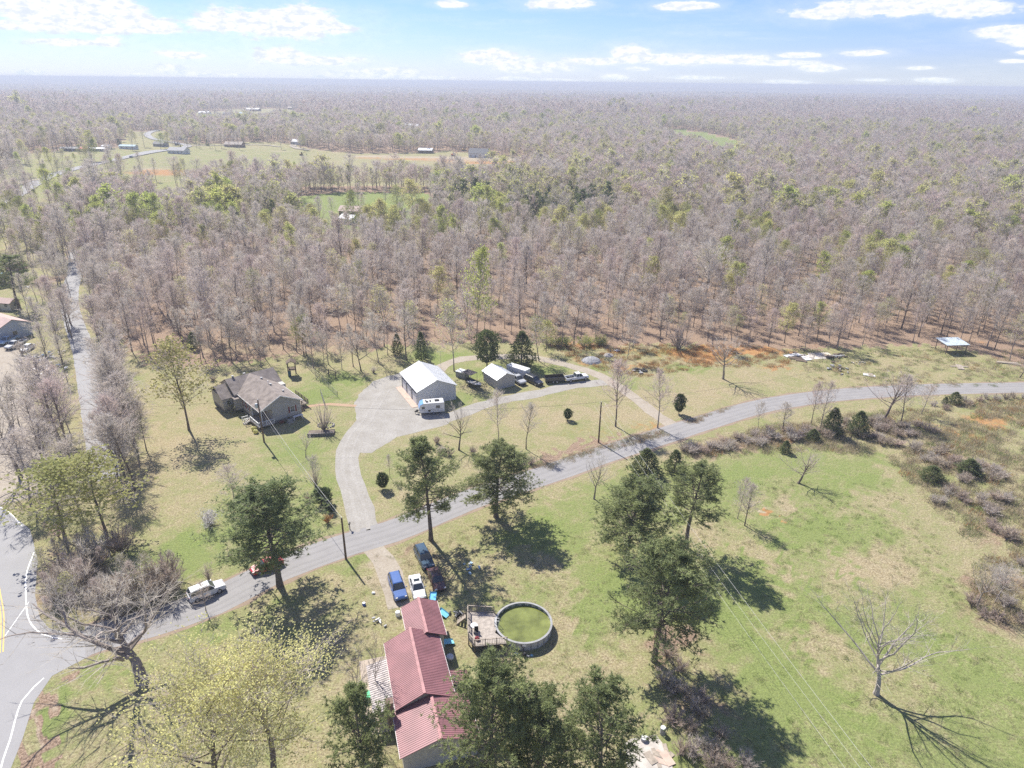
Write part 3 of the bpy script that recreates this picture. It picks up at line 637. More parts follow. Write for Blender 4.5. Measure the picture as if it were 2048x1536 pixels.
K_brushg = Kind(gen_bush(110, H=2.4, r=1.5, stems=20, ntw=10, wtw=.035, leaf=.8, lsz=.2), m_bark, m_twig, m_leafb, names=('stems', 'foliage'))
K_redbud = Kind(gen_bush(111, H=5, r=1.5, stems=9, ntw=16, wtw=.04, leaf=.7, lsz=.2), m_barkd, m_twigp, m_pink, names=('stems', 'blossom'))
K_whiteb = Kind(gen_bush(112, H=2.6, r=1.5, stems=24, ntw=14, wtw=.04, leaf=.8, lsz=.16), m_bark, m_pale, m_white, names=('stems', 'blossom'))
K_vase = Kind(gen_bush(113, H=4.2, r=1.0, stems=26, ntw=14, wtw=.03, up=1.12), m_bark, m_twigp, names=('stems', 'twigs'))
K_orange = Kind(gen_bush(114, H=1.5, r=.6, stems=30, ntw=10, wtw=.05), m_orange, m_orange, names=('stems', 'blades'))
K_fork = Kind(gen_bare(121, H=15, r0=.42, base=.36, cr=8.4, nlimb=13, nsec=18, ntw=6, wtw=.026, elev=.72, tall=False, trop=.05, wob=.17, segs=6, sides=8), m_bark, m_twig)
K_spread = Kind(gen_bare(127, H=14, r0=.30, base=.34, cr=8.2, nlimb=15, nsec=16, ntw=6, wtw=.022, elev=.6, tall=False, trop=.06, wob=.15, segs=6, sides=8), m_pale, m_pale)
K_dead = Kind(gen_bare(120, H=11, r0=.20, base=.35, cr=4.6, nlimb=11, nsec=8, ntw=4, wtw=.035, elev=.55, tall=False, trop=.05, wob=.2), m_pale, m_pale)

# ---- named trees of the photograph
bare = 'bare tree'
bigs = [  # kind, foot, top, crown width px, label
 (K_fork, (285,1362), (255,1135), 400, 'large bare tree with a dark forked trunk beside the road junction'),
 (K_spread, (1752,1388), (1790,1165), 270, 'pale bare spreading tree alone in the green pasture at lower right'),
 (K_round[1], (1446,758), (1464,662), 95, 'bare tree with a long shadow on the dry lawn left of the road bend'),
 (K_round[2], (378,858), (352,690), 105, None),
 (K_tall[1], (1231,853), (1236,712), 84, 'bare tree by the road, left one of the pair beside the utility pole'),
 (K_tall[4], (1315,856), (1326,732), 66, 'bare tree at the mouth of the farm track, right one of the pair'),
 (K_tall[2], (998,886), (996,775), 62, 'bare tree on the lawn in front of the metal shed'),
 (K_tall[5], (1052,898), (1052,800), 56, 'slender bare tree right of the one in front of the metal shed'),
 (K_round[0], (918,900), (922,800), 80, 'vine tangled bare tree between the two roadside pines'),
 (K_round[2], (1597,966), (1622,900), 84, 'short crooked bare tree with a leaning trunk in the pasture'),
 (K_tall[0], (1475,1037), (1480,948), 42, 'left sapling of the bare pair in the pasture'),
 (K_tall[3], (1489,1051), (1502,962), 44, 'right sapling of the bare pair in the pasture'),
 (K_round[1], (1952,1213), (1962,1105), 70, 'bare tree at the thicket edge, left one of the two at far right'),
 (K_tall[2], (1990,1205), (1998,1115), 60, 'bare tree at the thicket edge, right one of the two at far right'),
 (K_round[1], (1188,998), (1190,902), 80, 'bare gnarled roadside tree behind the dense pine'),
 (K_tall[0], (1255,718), (1256,622), 44, 'bare young tree at the left edge of the orange field'),
 (K_dead, (712,1432), (655,1290), 120, 'grey lichen covered bare tree left of the red roofed house'),
 (K_dead, (752,1395), (735,1255), 70, 'thin dead tree rising over the pale porch roof'),
 (K_tall[3], (813,721), (806,610), 60, 'bare tree behind the left corner of the white garage'),
 (K_round[0], (722,650+92), (712,650), 56, 'bare tree on the lawn edge between house and garage'),
 (K_round[1], (612,915), (606,862), 40, 'small bare yard tree below the stone edged bed'),
 (K_tall[5], (780,955), (772,905), 22, 'tiny bare sapling inside the driveway bend'),
 (K_tall[4], (1640,862), (1655,752), 46, 'slim bare tree in the hedgerow at the property corner'),
 (K_tall[1], (1622,848), (1628,758), 40, 'slim bare tree in the hedgerow left of its taller twin'),
 (K_round[2], (1768,838), (1772,728), 92, 'forked bare tree in the hedgerow in front of the right hand road'),
 (K_tall[5], (1800,850), (1822,748), 62, 'leaning bare tree in the hedgerow right of the forked one'),
 (K_tall[0], (1842,828), (1850,765), 44, 'small bare tree at the right end of the hedgerow'),
 (K_tall[2], (1515,862), (1524,800), 30, 'bare sapling leaning over the road at the left end of the hedgerow'),
 (K_tall[3], (1565,862), (1578,802), 44, 'bare sapling in the hedgerow, second from its left end'),
 (K_round[0], (2040,755), (2050,715), 40, 'short bare tree beside the road at the right edge'),
 (K_tall[1], (1674,700), (1678,612), 44, 'bare tree with ivy at its foot near the concrete slab'),
 (K_tall[4], (412,1222), (410,1160), 40, 'bare shrub like tree beside the white car on the road'),
 (K_tall[2], (630,975), (636,905), 34, 'slender bare tree left of the driveway bend'),
 (K_tall[0], (470,1010), (466,930), 74, 'bare twiggy tree behind the left roadside pine'),
 (K_round[0], (42,955), (10,780), 130, 'bare tree with a thick trunk at the left edge above the highway'),
 (K_tall[0], (62,1010), (30,860), 110, 'bare tree at the highway bend above the white edge line'),
 (K_tall[5], (95,985), (70,840), 110, 'bare tree above the highway bend, right of the one by the edge line'),
 (K_tall[2], (150,1000), (128,860), 100, 'bare tree between the left budding pair and the village road'),
 (K_round[1], (22,850), (-5,720), 120, 'bare round crowned tree on the pale lot at the left edge'),
 (K_tall[3], (118,880), (76,700), 120, 'bare tree left of the village road, nearest its grey lot'),
 (K_tall[1], (140,912), (108,745), 100, 'bare tree left of the village road, right of the one by the lot'),
]
for i, (k, b, tp, wp, lb) in enumerate(bigs):
    if lb: plant_px(k, 'bare_tree', b, tp, lb, bare, None, wp)
# light green and yellow ones
for k, b, tp, wp, lb in [
 (K_bud[0], (378,860), (352,672), 110, 'budding tree with yellow green leaves alone on the lawn left of the house'),
 (K_bud[1], (953,692), (954,488), 66, 'very tall light green tree rising above the middle of the woods'),
 (K_haze[0], (908,742), (900,588), 78, 'tall pale green tree standing behind the white garage'),
 (K_bud[2], (1092,704), (1110,640), 44, 'light green leafy tree right of the dark cedar'),
 (K_haze[0], (1078,722), (1066,628), 62, 'greyish multi stemmed tree just behind the large cedar'),
 (K_bud[0], (212,1065), (205,900), 150, 'budding yellow green tree on the left boundary above the bare brush'),
 (K_bud[2], (130,1080), (120,915), 150, 'budding yellow green tree left of the boundary trees by the highway'),
 (K_bud[1], (608,712), (614,628), 56, 'young tree with fresh green leaves behind the play tower')]:
    plant_px(k, 'budding_tree', b, tp, lb, 'tree', None, wp)
K_yel = Kind(gen_bare(55, H=15, r0=.22, base=.26, cr=6.0, nlimb=20, nsec=12, ntw=10, wtw=.03, leaf=.85, lsz=.13, lpt=4, elev=.75, wob=.1, tl=1.1), m_barkd, m_twig, m_leafo)
plant_px(K_yel, 'flowering_tree', (545,1560), (545,1262), 'large yellow flowering tree at the bottom, right one of the pair', 'tree', None, 310)
plant_px(K_yel, 'flowering_tree', (455,1620), (410,1310), 'large yellow flowering tree at the bottom, left one of the pair', 'tree', None, 320, rz=2.0)
# pines
for k, b, tp, wp, lb in [
 (K_pine[0], (560,1172), (542,945), 205, 'broad pine leaning over the road above the red car'),
 (K_pine[1], (862,1080), (846,855), 150, 'tall pine at the road edge right of the driveway mouth'),
 (K_pine[3], (992,1034), (994,878), 150, 'rounded pine at the road edge, right of the tall one'),
 (K_pine[3], (1252,1118), (1250,950), 165, 'dense rounded pine in the pasture, left of the lean open one'),
 (K_pine[2], (1372,1095), (1395,922), 125, 'open pine with a bare lower trunk and long shadow in the pasture'),
 (K_pine[0], (1308,1322), (1292,1070), 205, 'large full pine in the middle of the right hand yard'),
 (K_pine[1], (748,1650), (752,1395), 180, 'pine at the bottom in front of the red roofed house, left one'),
 (K_pine[0], (978,1620), (968,1318), 220, 'tall pine at the bottom covering the red roof corner'),
 (K_pine[3], (1075,1600), (1072,1362), 190, 'pine at the bottom right beside the tallest one'),
 (K_pine[2], (1196,1640), (1186,1362), 190, 'dark pine at the bottom, rightmost of the row')]:
    plant_px(k, 'pine_tree', b, tp, lb, 'pine tree', None, wp)
plant_px(K_pine[2], 'pine_tree', (40,620), (12,508), 'slim pine beside the small yellow shed at the left edge', 'pine tree', None, 60)
# cedars and clipped shrubs
for k, b, tp, wp, lb in [
 (K_egg, (974,735), (973,658), 56, 'rounded dark cedar on a bare stem behind the small shed'),
 (K_cedar[0], (1043,732), (1044,660), 62, 'large cone shaped cedar behind the parked trucks'),
 (K_cedar[1], (843,720), (843,662), 30, 'narrow cedar at the edge of the woods behind the garage'),
 (K_cedar[2], (795,708), (796,665), 26, 'small cedar left of the narrow one behind the garage'),
 (K_cedar[0], (388,698), (390,662), 24, 'small cedar among the trunks at the back of the lawn'),
 (K_cedar[1], (1662,868), (1664,812), 40, 'cone shaped cedar in the hedgerow, left one of the two'),
 (K_cedar[0], (1714,868), (1712,818), 42, 'cone shaped cedar in the hedgerow, right one of the two'),
 (K_cedar[2], (1908,806), (1909,782), 28, 'small cedar beside the road at far right'),
 (K_cedar[1], (1889,808), (1889,792), 12, 'tiny cedar left of the roadside one at far right'),
 (K_cedar[2], (1290,950), (1288,895), 72, 'dense dark cedar below the road, left of its smaller neighbour'),
 (K_cedar[0], (1348,945), (1350,898), 44, 'smaller olive cedar below the road, right of the dense one'),
 (K_cedar[1], (1570,905), (1572,880), 24, 'small cedar on the pasture side of the hedgerow'),
 (K_cedar[2], (1625,880), (1624,856), 30, 'low cedar hidden in the hedgerow left of the cone shaped pair'),
 (K_cedar[2], (1862,960), (1864,930), 46, 'green cedar bush in the thicket at right'),
 (K_cedar[1], (1935,948), (1936,915), 44, 'bright green cedar bush in the thicket, right of the darker one')]:
    plant_px(k, 'cedar_tree', b, tp, lb, 'cedar', None, wp)
for k, nm, b, tp, wp, lb, c in [
 (K_ball, 'clipped_shrub', (1357,828), (1357,785), 24, 'round clipped shrub on a short stem beside the farm track', 'shrub'),
 (K_ball, 'clipped_shrub', (1135,840), (1135,816), 19, 'small round evergreen shrub alone on the middle lawn', 'shrub'),
 (K_ball, 'evergreen_shrub', (766,978), (764,944), 26, 'dark evergreen shrub inside the driveway bend', 'shrub'),
 (K_ball, 'evergreen_shrub', (647,1008), (645,976), 40, 'wide evergreen shrub right of the broad pine', 'shrub'),
 (K_ball, 'evergreen_shrub', (661,1026), (660,1006), 18, 'small evergreen shrub below the wide one near the driveway', 'shrub'),
 (K_brushg, 'evergreen_shrub', (470,824), (468,800), 34, 'pale green rhododendron against the left house wall', 'shrub'),
 (K_whiteb, 'flowering_shrub', (420,1050), (418,1018), 52, 'white flowering shrub left of the broad pine', 'shrub'),
 (K_vase, 'bare_shrub', (648,862), (640,800), 46, 'vase shaped reddish bare shrub in the ring bed by the driveway', 'shrub'),
 (K_vase, 'bare_shrub', (632,972), (634,925), 32, 'upright bare shrub left of the driveway below the house', 'shrub'),
 (K_vase, 'bare_shrub', (1356,698), (1376,636), 64, 'many stemmed dark bare tree in the orange field', 'tree'),
 (K_orange, 'ornamental_grass', (655,1046), (653,1024), 24, 'orange dry ornamental grass clump beside the broad pine', 'grass clump'),
 (K_orange, 'ornamental_grass', (125,1250), (125,1240), 14, 'red clump at the corner of the junction', 'plant'),
 (K_vase, 'bare_shrub', (418,1160), (420,1115), 26, 'bare shrub with cut stems above the white car', 'shrub'),
 (K_redbud, 'redbud_tree', (345,565), (340,520), 26, 'pink flowering redbud deep in the left part of the woods', 'tree'),
 (K_redbud, 'redbud_tree', (118,1075), (105,1040), 34, 'pink flowering redbud beside the highway bend', 'tree'),
 (K_redbud, 'redbud_tree', (210,1065), (212,1040), 24, 'small pink redbud under the boundary trees', 'tree'),
 (K_redbud, 'redbud_tree', (628,1190-495), (625,640), 20, 'faint pink redbud at the back of the lawn', 'tree')]:
    plant_px(k, nm, b, tp, lb, c, None, wp)

# ---- rows and thickets of alike plants
def row_at(kinds, name, pts, h, label, cat, group, jit, width, cuts, axis=0):
    lo = -1e9
    for hi, where in cuts: row(kinds, name, [p for p in pts if lo <= p[axis] < hi], h, label + where, cat, group + where, jit, width); lo = hi
def row(kinds, name, pts, h, label, cat, group, jit=1.0, width=None):
    for p in pts:
        x, y = G(*p); x += rnd.uniform(-jit, jit); y += rnd.uniform(-jit, jit); hh = h * rnd.uniform(.75, 1.2)
        plant(rnd.choice(kinds), name, x, y, hh, label, cat, group, (width or h) * rnd.uniform(.75, 1.2) if width else None)
row(K_tall + K_round, 'bare_tree', [(268,935),(262,900),(252,868),(262,840),(240,815),(252,790),(228,762),(240,735),(222,712),(232,690),(205,668),(212,645),(192,622),(200,600),(182,582),(190,560),(170,545),(280,905),(245,945),(235,905),(228,860),(226,838)], 12,
    'bare tree in the row along the left property line', bare, 'bare trees along the left property line', 1.0)
row_at([K_tall[1], K_tall[3], K_haze[0], K_brush[0], K_brush[1]], 'bare_tree', [(x, y) for x, y in [(120,1200),(145,1215),(170,1180),(200,1200),(150,1150),(180,1230),(215,1230),(235,1200),(250,1160),(265,1205),(285,1215),(300,1180),(320,1200),(210,1150),(130,1165),(335,1175),(165,1110),(190,1100),(230,1110),(185,1130),(360,1150),(105,1160),(112,1215),(118,1235),(135,1190),(155,1180),(98,1190),(125,1130),(240,1230),(195,1235),(275,1190),(310,1205),(160,1240),(345,1160),(150,1125)]], 5.5,
    'low bare brush tree above the road junction, ', bare, 'brush trees above the junction, ', .8, None, [(165, 'nearest the highway'), (215, 'in the middle of the brush'), (270, 'behind the large forked tree'), (2000, 'nearest the white car')])
row_at(K_tall, 'bare_tree', [(95,560),(80,600),(60,640),(105,620),(115,660),(70,560),(52,540),(90,690),(118,720),(35,570),(130,760),(128,810),(96,830),(75,500),(100,480),(60,470),(120,540)], 12,
    'bare tree in the belt beside the village road, ', bare, 'bare trees in the belt, ', 1.0, None, [(560, 'at its far end'), (650, 'above the blue house'), (2000, 'below the blue house')], 1)
hedge = [(1372,905),(1390,900),(1408,903),(1425,893),(1440,898),(1455,886),(1470,893),(1485,880),(1500,888),(1515,875),(1530,884),(1545,868),(1560,880),(1575,868),(1590,878),(1605,862),(1615,874),(1640,872),(1650,858),(1680,860),(1690,848),(1700,865),(1735,850),(1750,862),(1765,848),(1780,858),(1790,870),(1810,860),(1825,870),(1835,850),(1850,862),
         (1735,872),(1760,880),(1800,890),(1830,905),(1850,925),(1880,935),(1905,925),(1920,940),(1950,930),(1965,950),(1985,960),(1870,905),(1935,965),(1975,940),(1895,985),(1930,1000),(1960,1010),(1990,1020),(2010,1000),(1990,1060),(2020,1080),(1880,1010)]
hedge += [(x + rnd.uniform(-16, 16), y + rnd.uniform(-6, 7)) for x, y in hedge for _ in range(1)]
for lo, hi, ylo, yhi, wh in [(0, 1440, 0, 2000, 'at its left end'), (1440, 1510, 0, 2000, 'left of the leaning sapling'), (1510, 1600, 0, 2000, 'between the leaning sapling and the cedars'), (1600, 1680, 0, 2000, 'around the left cone shaped cedar'), (1680, 1760, 0, 2000, 'around the right cone shaped cedar'),
                             (1760, 1830, 0, 2000, 'under the forked bare tree'), (1830, 3000, 0, 915, 'above the dark cedar bushes'), (1830, 3000, 915, 975, 'beside the dark cedar bushes'), (1830, 3000, 975, 2000, 'below the dark cedar bushes')]:
    row(K_brush, 'bare_shrub', [p for p in hedge if lo <= p[0] < hi and ylo <= p[1] < yhi], 1.9, 'bare brown shrub in the roadside thicket, ' + wh, 'shrub', 'thicket shrubs ' + wh, .8, 3.0)
row_at(K_tall, 'bare_tree', [(462,722),(476,721),(535,718),(566,698),(618,713),(632,736),(643,737),(660,728),(682,736),(704,732),(757,724),(492,700),(447,712),(430,722),(545,702),(590,705),(728,712),(770,712),(520,735),(408,728)], 12.5,
    'tall bare tree on the lawn edge, ', bare, 'bare trees on the lawn edge, ', .8, None, [(480, 'left of the house roof'), (560, 'straight behind the house roof'), (625, 'around the play tower'), (690, 'around the dark swing frame'), (2000, 'between swing frame and garage')])
gg = random.Random(45)
row_at(K_tall, 'bare_tree', [(gg.uniform(62, 145) if y_ < 640 else gg.uniform(95, 150) if y_ < 830 else gg.uniform(40, 160), y_) for y_ in [gg.uniform(530, 960) for _ in range(28)]], 13, 'tall bare tree left of the village road, ', bare, 'tall bare trees left of the village road, ', 1.0, 7, [(640, 'up by the small cream shed'), (740, 'level with the parked trucks'), (840, 'beside the junk heaps'), (2000, 'below the gravel lot')], 1)
row_at(K_tall, 'bare_tree', [(np.interp(y_, [520, 600, 700, 800, 900, 1000], [178, 192, 215, 236, 250, 240]) + gg.uniform(-16, 22), y_) for y_ in [gg.uniform(540, 990) for _ in range(30)]], 13.5, 'tall bare tree crowding the lawn edge, ', bare, 'tall bare trees crowding the lawn edge, ', 1.0, 8.5, [(640, 'far up the village road'), (760, 'level with the blue house'), (880, 'level with the ranch house porch'), (2000, 'above the left budding trees')], 1)
row(K_brush, 'bare_shrub', [(1895,820),(1925,800),(1940,812),(1955,802),(1970,798),(1990,800),(2005,796),(2030,795),(2045,797),(1870,812)], 1.6, 'low bare shrub along the fence line at far right', 'shrub', 'low shrubs along the right fence line', .5, 2.4)
row(K_brush, 'bare_shrub', [(1985,1150),(2010,1170),(2040,1180),(1975,1190),(2025,1215),(2045,1240),(2010,1240),(1935,1210),(1980,1235),(2040,1130)], 1.8, 'bare shrub in the tangle at the right edge', 'shrub', 'shrubs in the right edge tangle', 1.2, 2.6)
row_at(K_brush, 'bare_shrub', [(1350,1380),(1375,1390),(1400,1400),(1385,1420),(1415,1430),(1360,1340),(1340,1310),(1325,1280),(1345,1440),(1375,1470),(1400,1490),(1430,1510),(1460,1530),(1420,1545),(1380,1520),(1490,1540),(1450,1480),(1350,1500),(1330,1360)], 2.2, 'bare tangled shrub below the large full pine, ', 'shrub', 'tangled shrubs, ', .6, 2.8, [(1350, 'right at its trunk'), (1400, 'in its long shadow'), (2000, 'at the bottom by the pasture wires')])
row([K_brushg], 'leafing_shrub', [(1100,692),(1120,694),(1140,690),(1160,692),(1178,690),(1195,690),(1210,692)], 3.2, 'bright green leafing shrub in the row along the orange field', 'shrub', 'green shrubs at the woods edge', 1.0, 4.5)
row(K_brush, 'bare_shrub', [(745,650+95),(880,905),(905,915),(940,912),(870,890),(1040,915),(1062,925),(610,1000),(440,800),(432,780),(425,760)], 1.8, 'small bare shrub scattered about the lawn', 'shrub', 'small bare yard shrubs', .8, 2.0)

# ---- the woods: trees one can tell apart stand singly, the far ones are one mass
def lod(seed, leaf=0, **kw):
    T = gen_bare(seed, H=16, r0=.20, base=.26, cr=4.9, nlimb=14, nsec=6, ntw=7, wtw=.115, leaf=leaf, lsz=.55, lpt=2, sides=3, tl=1.7, segs=2, elev=.65, **kw)
    return T
P_mid = [Kind(lod(200 + i), m_bark, (m_twig, m_twigp, m_twig)[i % 3]).joined('mid_bare_%02d' % i) for i in range(5)] + \
        [Kind(lod(210 + i, .8), m_barkd, m_twig, (m_leafy, m_leafb)[i]).joined('mid_bud_%02d' % i) for i in range(2)] + \
        [Kind(lod(214 + i, .25), m_bark, m_twig, m_leafy).joined('mid_haze_%02d' % i) for i in range(1)] + \
        [Kind(gen_cedar(216, H=12, cr=2.4, n=90, sz=1.7), m_barkd, m_barkd, m_cedar).joined('mid_zcedar')]
def lod2(seed, leaf=0):
    return gen_bare(seed, H=16, r0=.26, base=.22, cr=5.4, nlimb=10, nsec=5, ntw=4, wtw=.31, leaf=leaf, lsz=1.1, lpt=2, sides=3, tl=2.4, segs=1, elev=.6)
P_far = [Kind(lod2(230 + i), m_bark, (m_twig, m_twigp)[i % 2]).joined('far_bare_%02d' % i) for i in range(4)] + \
        [Kind(lod2(240 + i, .55), m_bark, m_twig, m_leafy).joined('far_bud_%02d' % i) for i in range(2)] + \
        [Kind(gen_cedar(246, H=13, cr=3.2, n=34, sz=3.2), m_barkd, m_barkd, m_cedar).joined('far_zcedar')]
def gn_scatter(name, X, Y, Z, rot, sc, idx, protos, **tags):
    c = bpy.data.collections.new(name + ' kinds')
    for i, p in enumerate(protos): p.name = 'k%02d_' % i + p.name; c.objects.link(p)
    n = len(X); me = bpy.data.meshes.new(name); me.vertices.add(n); me.vertices.foreach_set('co', np.stack([X, Y, Z], 1).astype(np.float32).ravel())
    a = me.attributes.new('rot', 'FLOAT_VECTOR', 'POINT'); a.data.foreach_set('vector', np.stack([rot * 0, rot * 0, rot], 1).astype(np.float32).ravel())
    a = me.attributes.new('sc', 'FLOAT_VECTOR', 'POINT'); a.data.foreach_set('vector', sc.astype(np.float32).ravel())
    a = me.attributes.new('idx', 'INT', 'POINT'); a.data.foreach_set('value', idx.astype(np.int32))
    ng = bpy.data.node_groups.new(name, 'GeometryNodeTree'); ng.interface.new_socket('Geometry', in_out='INPUT', socket_type='NodeSocketGeometry'); ng.interface.new_socket('Geometry', in_out='OUTPUT', socket_type='NodeSocketGeometry')
    gi = N(ng, 'NodeGroupInput'); go = N(ng, 'NodeGroupOutput'); ip = N(ng, 'GeometryNodeInstanceOnPoints'); ci = N(ng, 'GeometryNodeCollectionInfo')
    ci.inputs['Collection'].default_value = c; ci.inputs['Separate Children'].default_value = True; ci.inputs['Reset Children'].default_value = True
    def attr(nm, ty):
        q = N(ng, 'GeometryNodeInputNamedAttribute', data_type=ty); q.inputs[0].default_value = nm; return q.outputs[0]
    ng.links.new(gi.outputs[0], ip.inputs['Points']); ng.links.new(ci.outputs[0], ip.inputs['Instance']); ip.inputs['Pick Instance'].default_value = True
    ng.links.new(attr('idx', 'INT'), ip.inputs['Instance Index']); ng.links.new(attr('rot', 'FLOAT_VECTOR'), ip.inputs['Rotation']); ng.links.new(attr('sc', 'FLOAT_VECTOR'), ip.inputs['Scale'])
    ng.links.new(ip.outputs[0], go.inputs[0])
    o = bpy.data.objects.new(name, me); COL.objects.link(o); md = o.modifiers.new('scatter', 'NODES'); md.node_group = ng
    return tag(o, kind='stuff', **tags)
rs = np.random.RandomState(5)
def field(x, y, s, seed):
    return (np.sin(x / s + seed) * np.cos(y / s * 1.3 + seed * 2) + np.sin((x + y) / s / 1.7 + seed * 3) + np.sin((x - 1.4 * y) / s * 1.9 + seed)) / 3
def scatter_ring(r0, r1, sp, ang=46):
    nr = int((r1 - r0) / sp) + 1; xs = []; ys = []
    for i in range(nr):
        r = r0 + i * sp; na = max(3, int(2 * math.radians(ang) * r / sp)); a = np.linspace(-math.radians(ang), math.radians(ang), na)
        a = a + rs.uniform(-.5, .5, na) * sp / r * .95; rr = r + rs.uniform(-.5, .5, na) * sp * .95; xs.append(rr * np.sin(a)); ys.append(rr * np.cos(a))
    return np.concatenate(xs), np.concatenate(ys)
BUILD_PX = [(30,530,45),(715,418,26),(700,432,18),(340,402,24)]
def classify(x, y):
    z = hgt(x, y); px, py = to_px(x, y, z)
    e = edge_y(px); keep = (py < e + 3) & ~is_clear(px, py)
    # open strips: village road, houses at left
    road_m = inside(px, py, [(120,420),(150,470),(170,560),(200,640),(215,700),(150,700),(125,600),(130,500),(105,440)])
    keep &= ~road_m
    keep &= ~inside(px, py, [(-300,500),(60,500),(70,560),(60,640),(-300,700)])
    thin = (py > e - 26) & (px > 300) & (px < 800); keep &= ~(thin & (rs.uniform(size=len(x)) < .55))
    kind = np.zeros(len(x), int)                                   # 0 bare 1 budding 2 hazy 3 cedar
    u = rs.uniform(size=len(x)); f = field(x, y, 60, 1.0); f2 = field(x, y, 23, 4.0)
    kind[u < .05 + .22 * np.clip(f + .12, 0, 1)] = 1; kind[(u < .3) & (py < 420) & (rs.uniform(size=len(x)) < .62)] = 0; kind[(px > 1350) & (u < .3) & (rs.uniform(size=len(x)) < .6)] = 0
    kind[(u > .78)] = 2
    gz = inside(px, py, [(300,560),(160,500),(150,470),(420,455),(640,445),(900,450),(1250,470),(1330,560),(1150,540),(1100,520),(500,500)])
    kind[gz & (u < .42)] = 1
    near_prop = (py > 505) & (px < 1320) & (px > 150); kind[near_prop & (kind == 1) & (rs.uniform(size=len(x)) < .8)] = 0
    for bx_, by_, br_ in [(1510,505,42),(1745,545,45),(1905,590,30),(1440,560,25),(1340,478,35),(690,462,45),(450,455,50),(980,462,35),(1180,470,30),(1680,520,25)]:
        kind[(np.hypot((px - bx_), (py - by_) * 1.6) < br_) & (u < .8)] = 1
    # the dark stand of cedars in the middle distance
    cz = inside(px, py, [(825,425),(905,405),(960,400),(1000,408),(1090,405),(1150,400),(1225,418),(1248,432),(1200,455),(1150,470),(1060,462),(980,440),(900,440)])
    kind[cz & (u < .72)] = 3
    kind[inside(px, py, [(470,420),(560,425),(570,460),(480,460)]) & (u < .4)] = 3
    kind[(np.abs(px - 760) < 40) & (np.abs(py - 700) < 20) & (u < .4)] = 3
    kind[(py < 270) & (f2 > .55) & (f > .2) & (u < .05)] = 3
    return x[keep], y[keep], z[keep], kind[keep], px[keep], py[keep]
X, Y = scatter_ring(150, 620, 5.6)
X, Y, Z, Kd, PX, PY = classify(X, Y)
D = np.hypot(X, Y); order = np.argsort(D)
quota = {0: 150, 1: 150, 2: 120, 3: 200}; used = {0: 0, 1: 0, 2: 0, 3: 0}; rest_i = []
vis = (PX > -90) & (PX < 2140)
ZONES = [(240, 'at the far left'), (420, 'left of the house'), (600, 'right behind the house'), (800, 'between house and garage'), (960, 'behind the white garage'), (1110, 'behind the two dark cedars'),
         (1260, 'behind the green shrub row'), (1450, 'beyond the orange field'), (1640, 'left of the concrete slab'), (1830, 'behind the concrete slab'), (3000, 'behind the open shelter')]
def region(px, py):
    z = next(t for lim, t in ZONES if px < lim); d = float(edge_y(px)) - py
    row_ = 'at the edge of the woods ' if d < 18 else 'a few rows inside the woods ' if d < 50 else 'deep inside the woods '
    return row_ + z
for i in order:
    k = int(Kd[i])
    if not vis[i] or used[k] >= quota[k] or D[i] > 330: rest_i.append(i); continue
    used[k] += 1; rg = region(PX[i], PY[i]); h = (11.8 if k in (0, 2) else 13 if k == 1 else 8.5) * rs.uniform(.75, 1.2)
    kk = [K_tall, K_bud, K_haze, K_cedar][k]; kd = kk[rs.randint(len(kk))]; u_ = rs.uniform(); h *= .6 if u_ < .2 else 1.28 if u_ > .84 else 1.0; h *= 1.12 if PX[i] < 820 else 1.0
    nm, lb, ct = [('bare_tree', 'bare hardwood ', 'bare tree'), ('budding_tree', 'light green budding tree ', 'tree'), ('hazy_tree', 'tree with sparse tiny leaves ', 'tree'), ('cedar_tree', 'dark cedar ', 'cedar')][k]
    plant(kd, nm, float(X[i]), float(Y[i]), h, lb + rg, ct, 'trees: ' + lb + rg, width=2 * kd.rad * h / kd.ht * rs.uniform(.85, 1.25))
rest_i = np.array(rest_i)
def stuff_woods(name, X, Y, Z, K, protos, table, hs, **tags):
    n = len(X); idx = np.zeros(n, int)
    for k, lst in table.items():
        m = K == k; idx[m] = np.array(lst)[rs.randint(0, len(lst), m.sum())]
    s = hs * rs.uniform(.72, 1.22, n) * np.where(rs.uniform(size=n) < .2, .62, 1) * np.where(rs.uniform(size=n) < .12, 1.32, 1); w_ = s * rs.uniform(.85, 1.35, n)
    return gn_scatter(name, X, Y, Z, rs.uniform(0, 6.28, n), np.stack([w_, w_, s], 1), idx, protos, **tags)
near = rest_i[D[rest_i] < 340]; mid = rest_i[D[rest_i] >= 340]
P_near = [K_tall[0].joined('tree'), K_tall[1].joined('tree'), K_tall[2].joined('tree'), K_tall[3].joined('tree'), K_bud[0].joined('tree'), K_bud[1].joined('tree'), K_haze[0].joined('tree'), K_haze[1].joined('tree'), K_cedar[0].joined('tree')]
stuff_woods('woods', X[near], Y[near], Z[near], Kd[near], P_near, {0: [0, 1, 2, 3], 1: [4, 5], 2: [6, 7], 3: [8]}, .76, label='dense bare woods stretching behind the nearest rows of trees', cat='woods')
stuff_woods('middle_woods', X[mid], Y[mid], Z[mid], Kd[mid], P_mid, {0: [0, 1, 2, 3, 4], 1: [5, 6], 2: [7], 3: [8]}, .88, label='bare and budding woods in the middle distance around the clearings', cat='woods')
X, Y = scatter_ring(620, 1300, 7.5, 44); X, Y, Z, Kd, PX, PY = classify(X, Y)
stuff_woods('distant_woods', X, Y, Z, Kd, [o.copy() for o in P_mid], {0: [0, 1, 2, 3, 4], 1: [5, 6], 2: [7], 3: [8]}, .95, label='wide bare woodland beyond the distant green fields', cat='woods')
X, Y = scatter_ring(1300, 3600, 13, 42); X, Y, Z, Kd, PX, PY = classify(X, Y)
Kd[Kd == 2] = 0
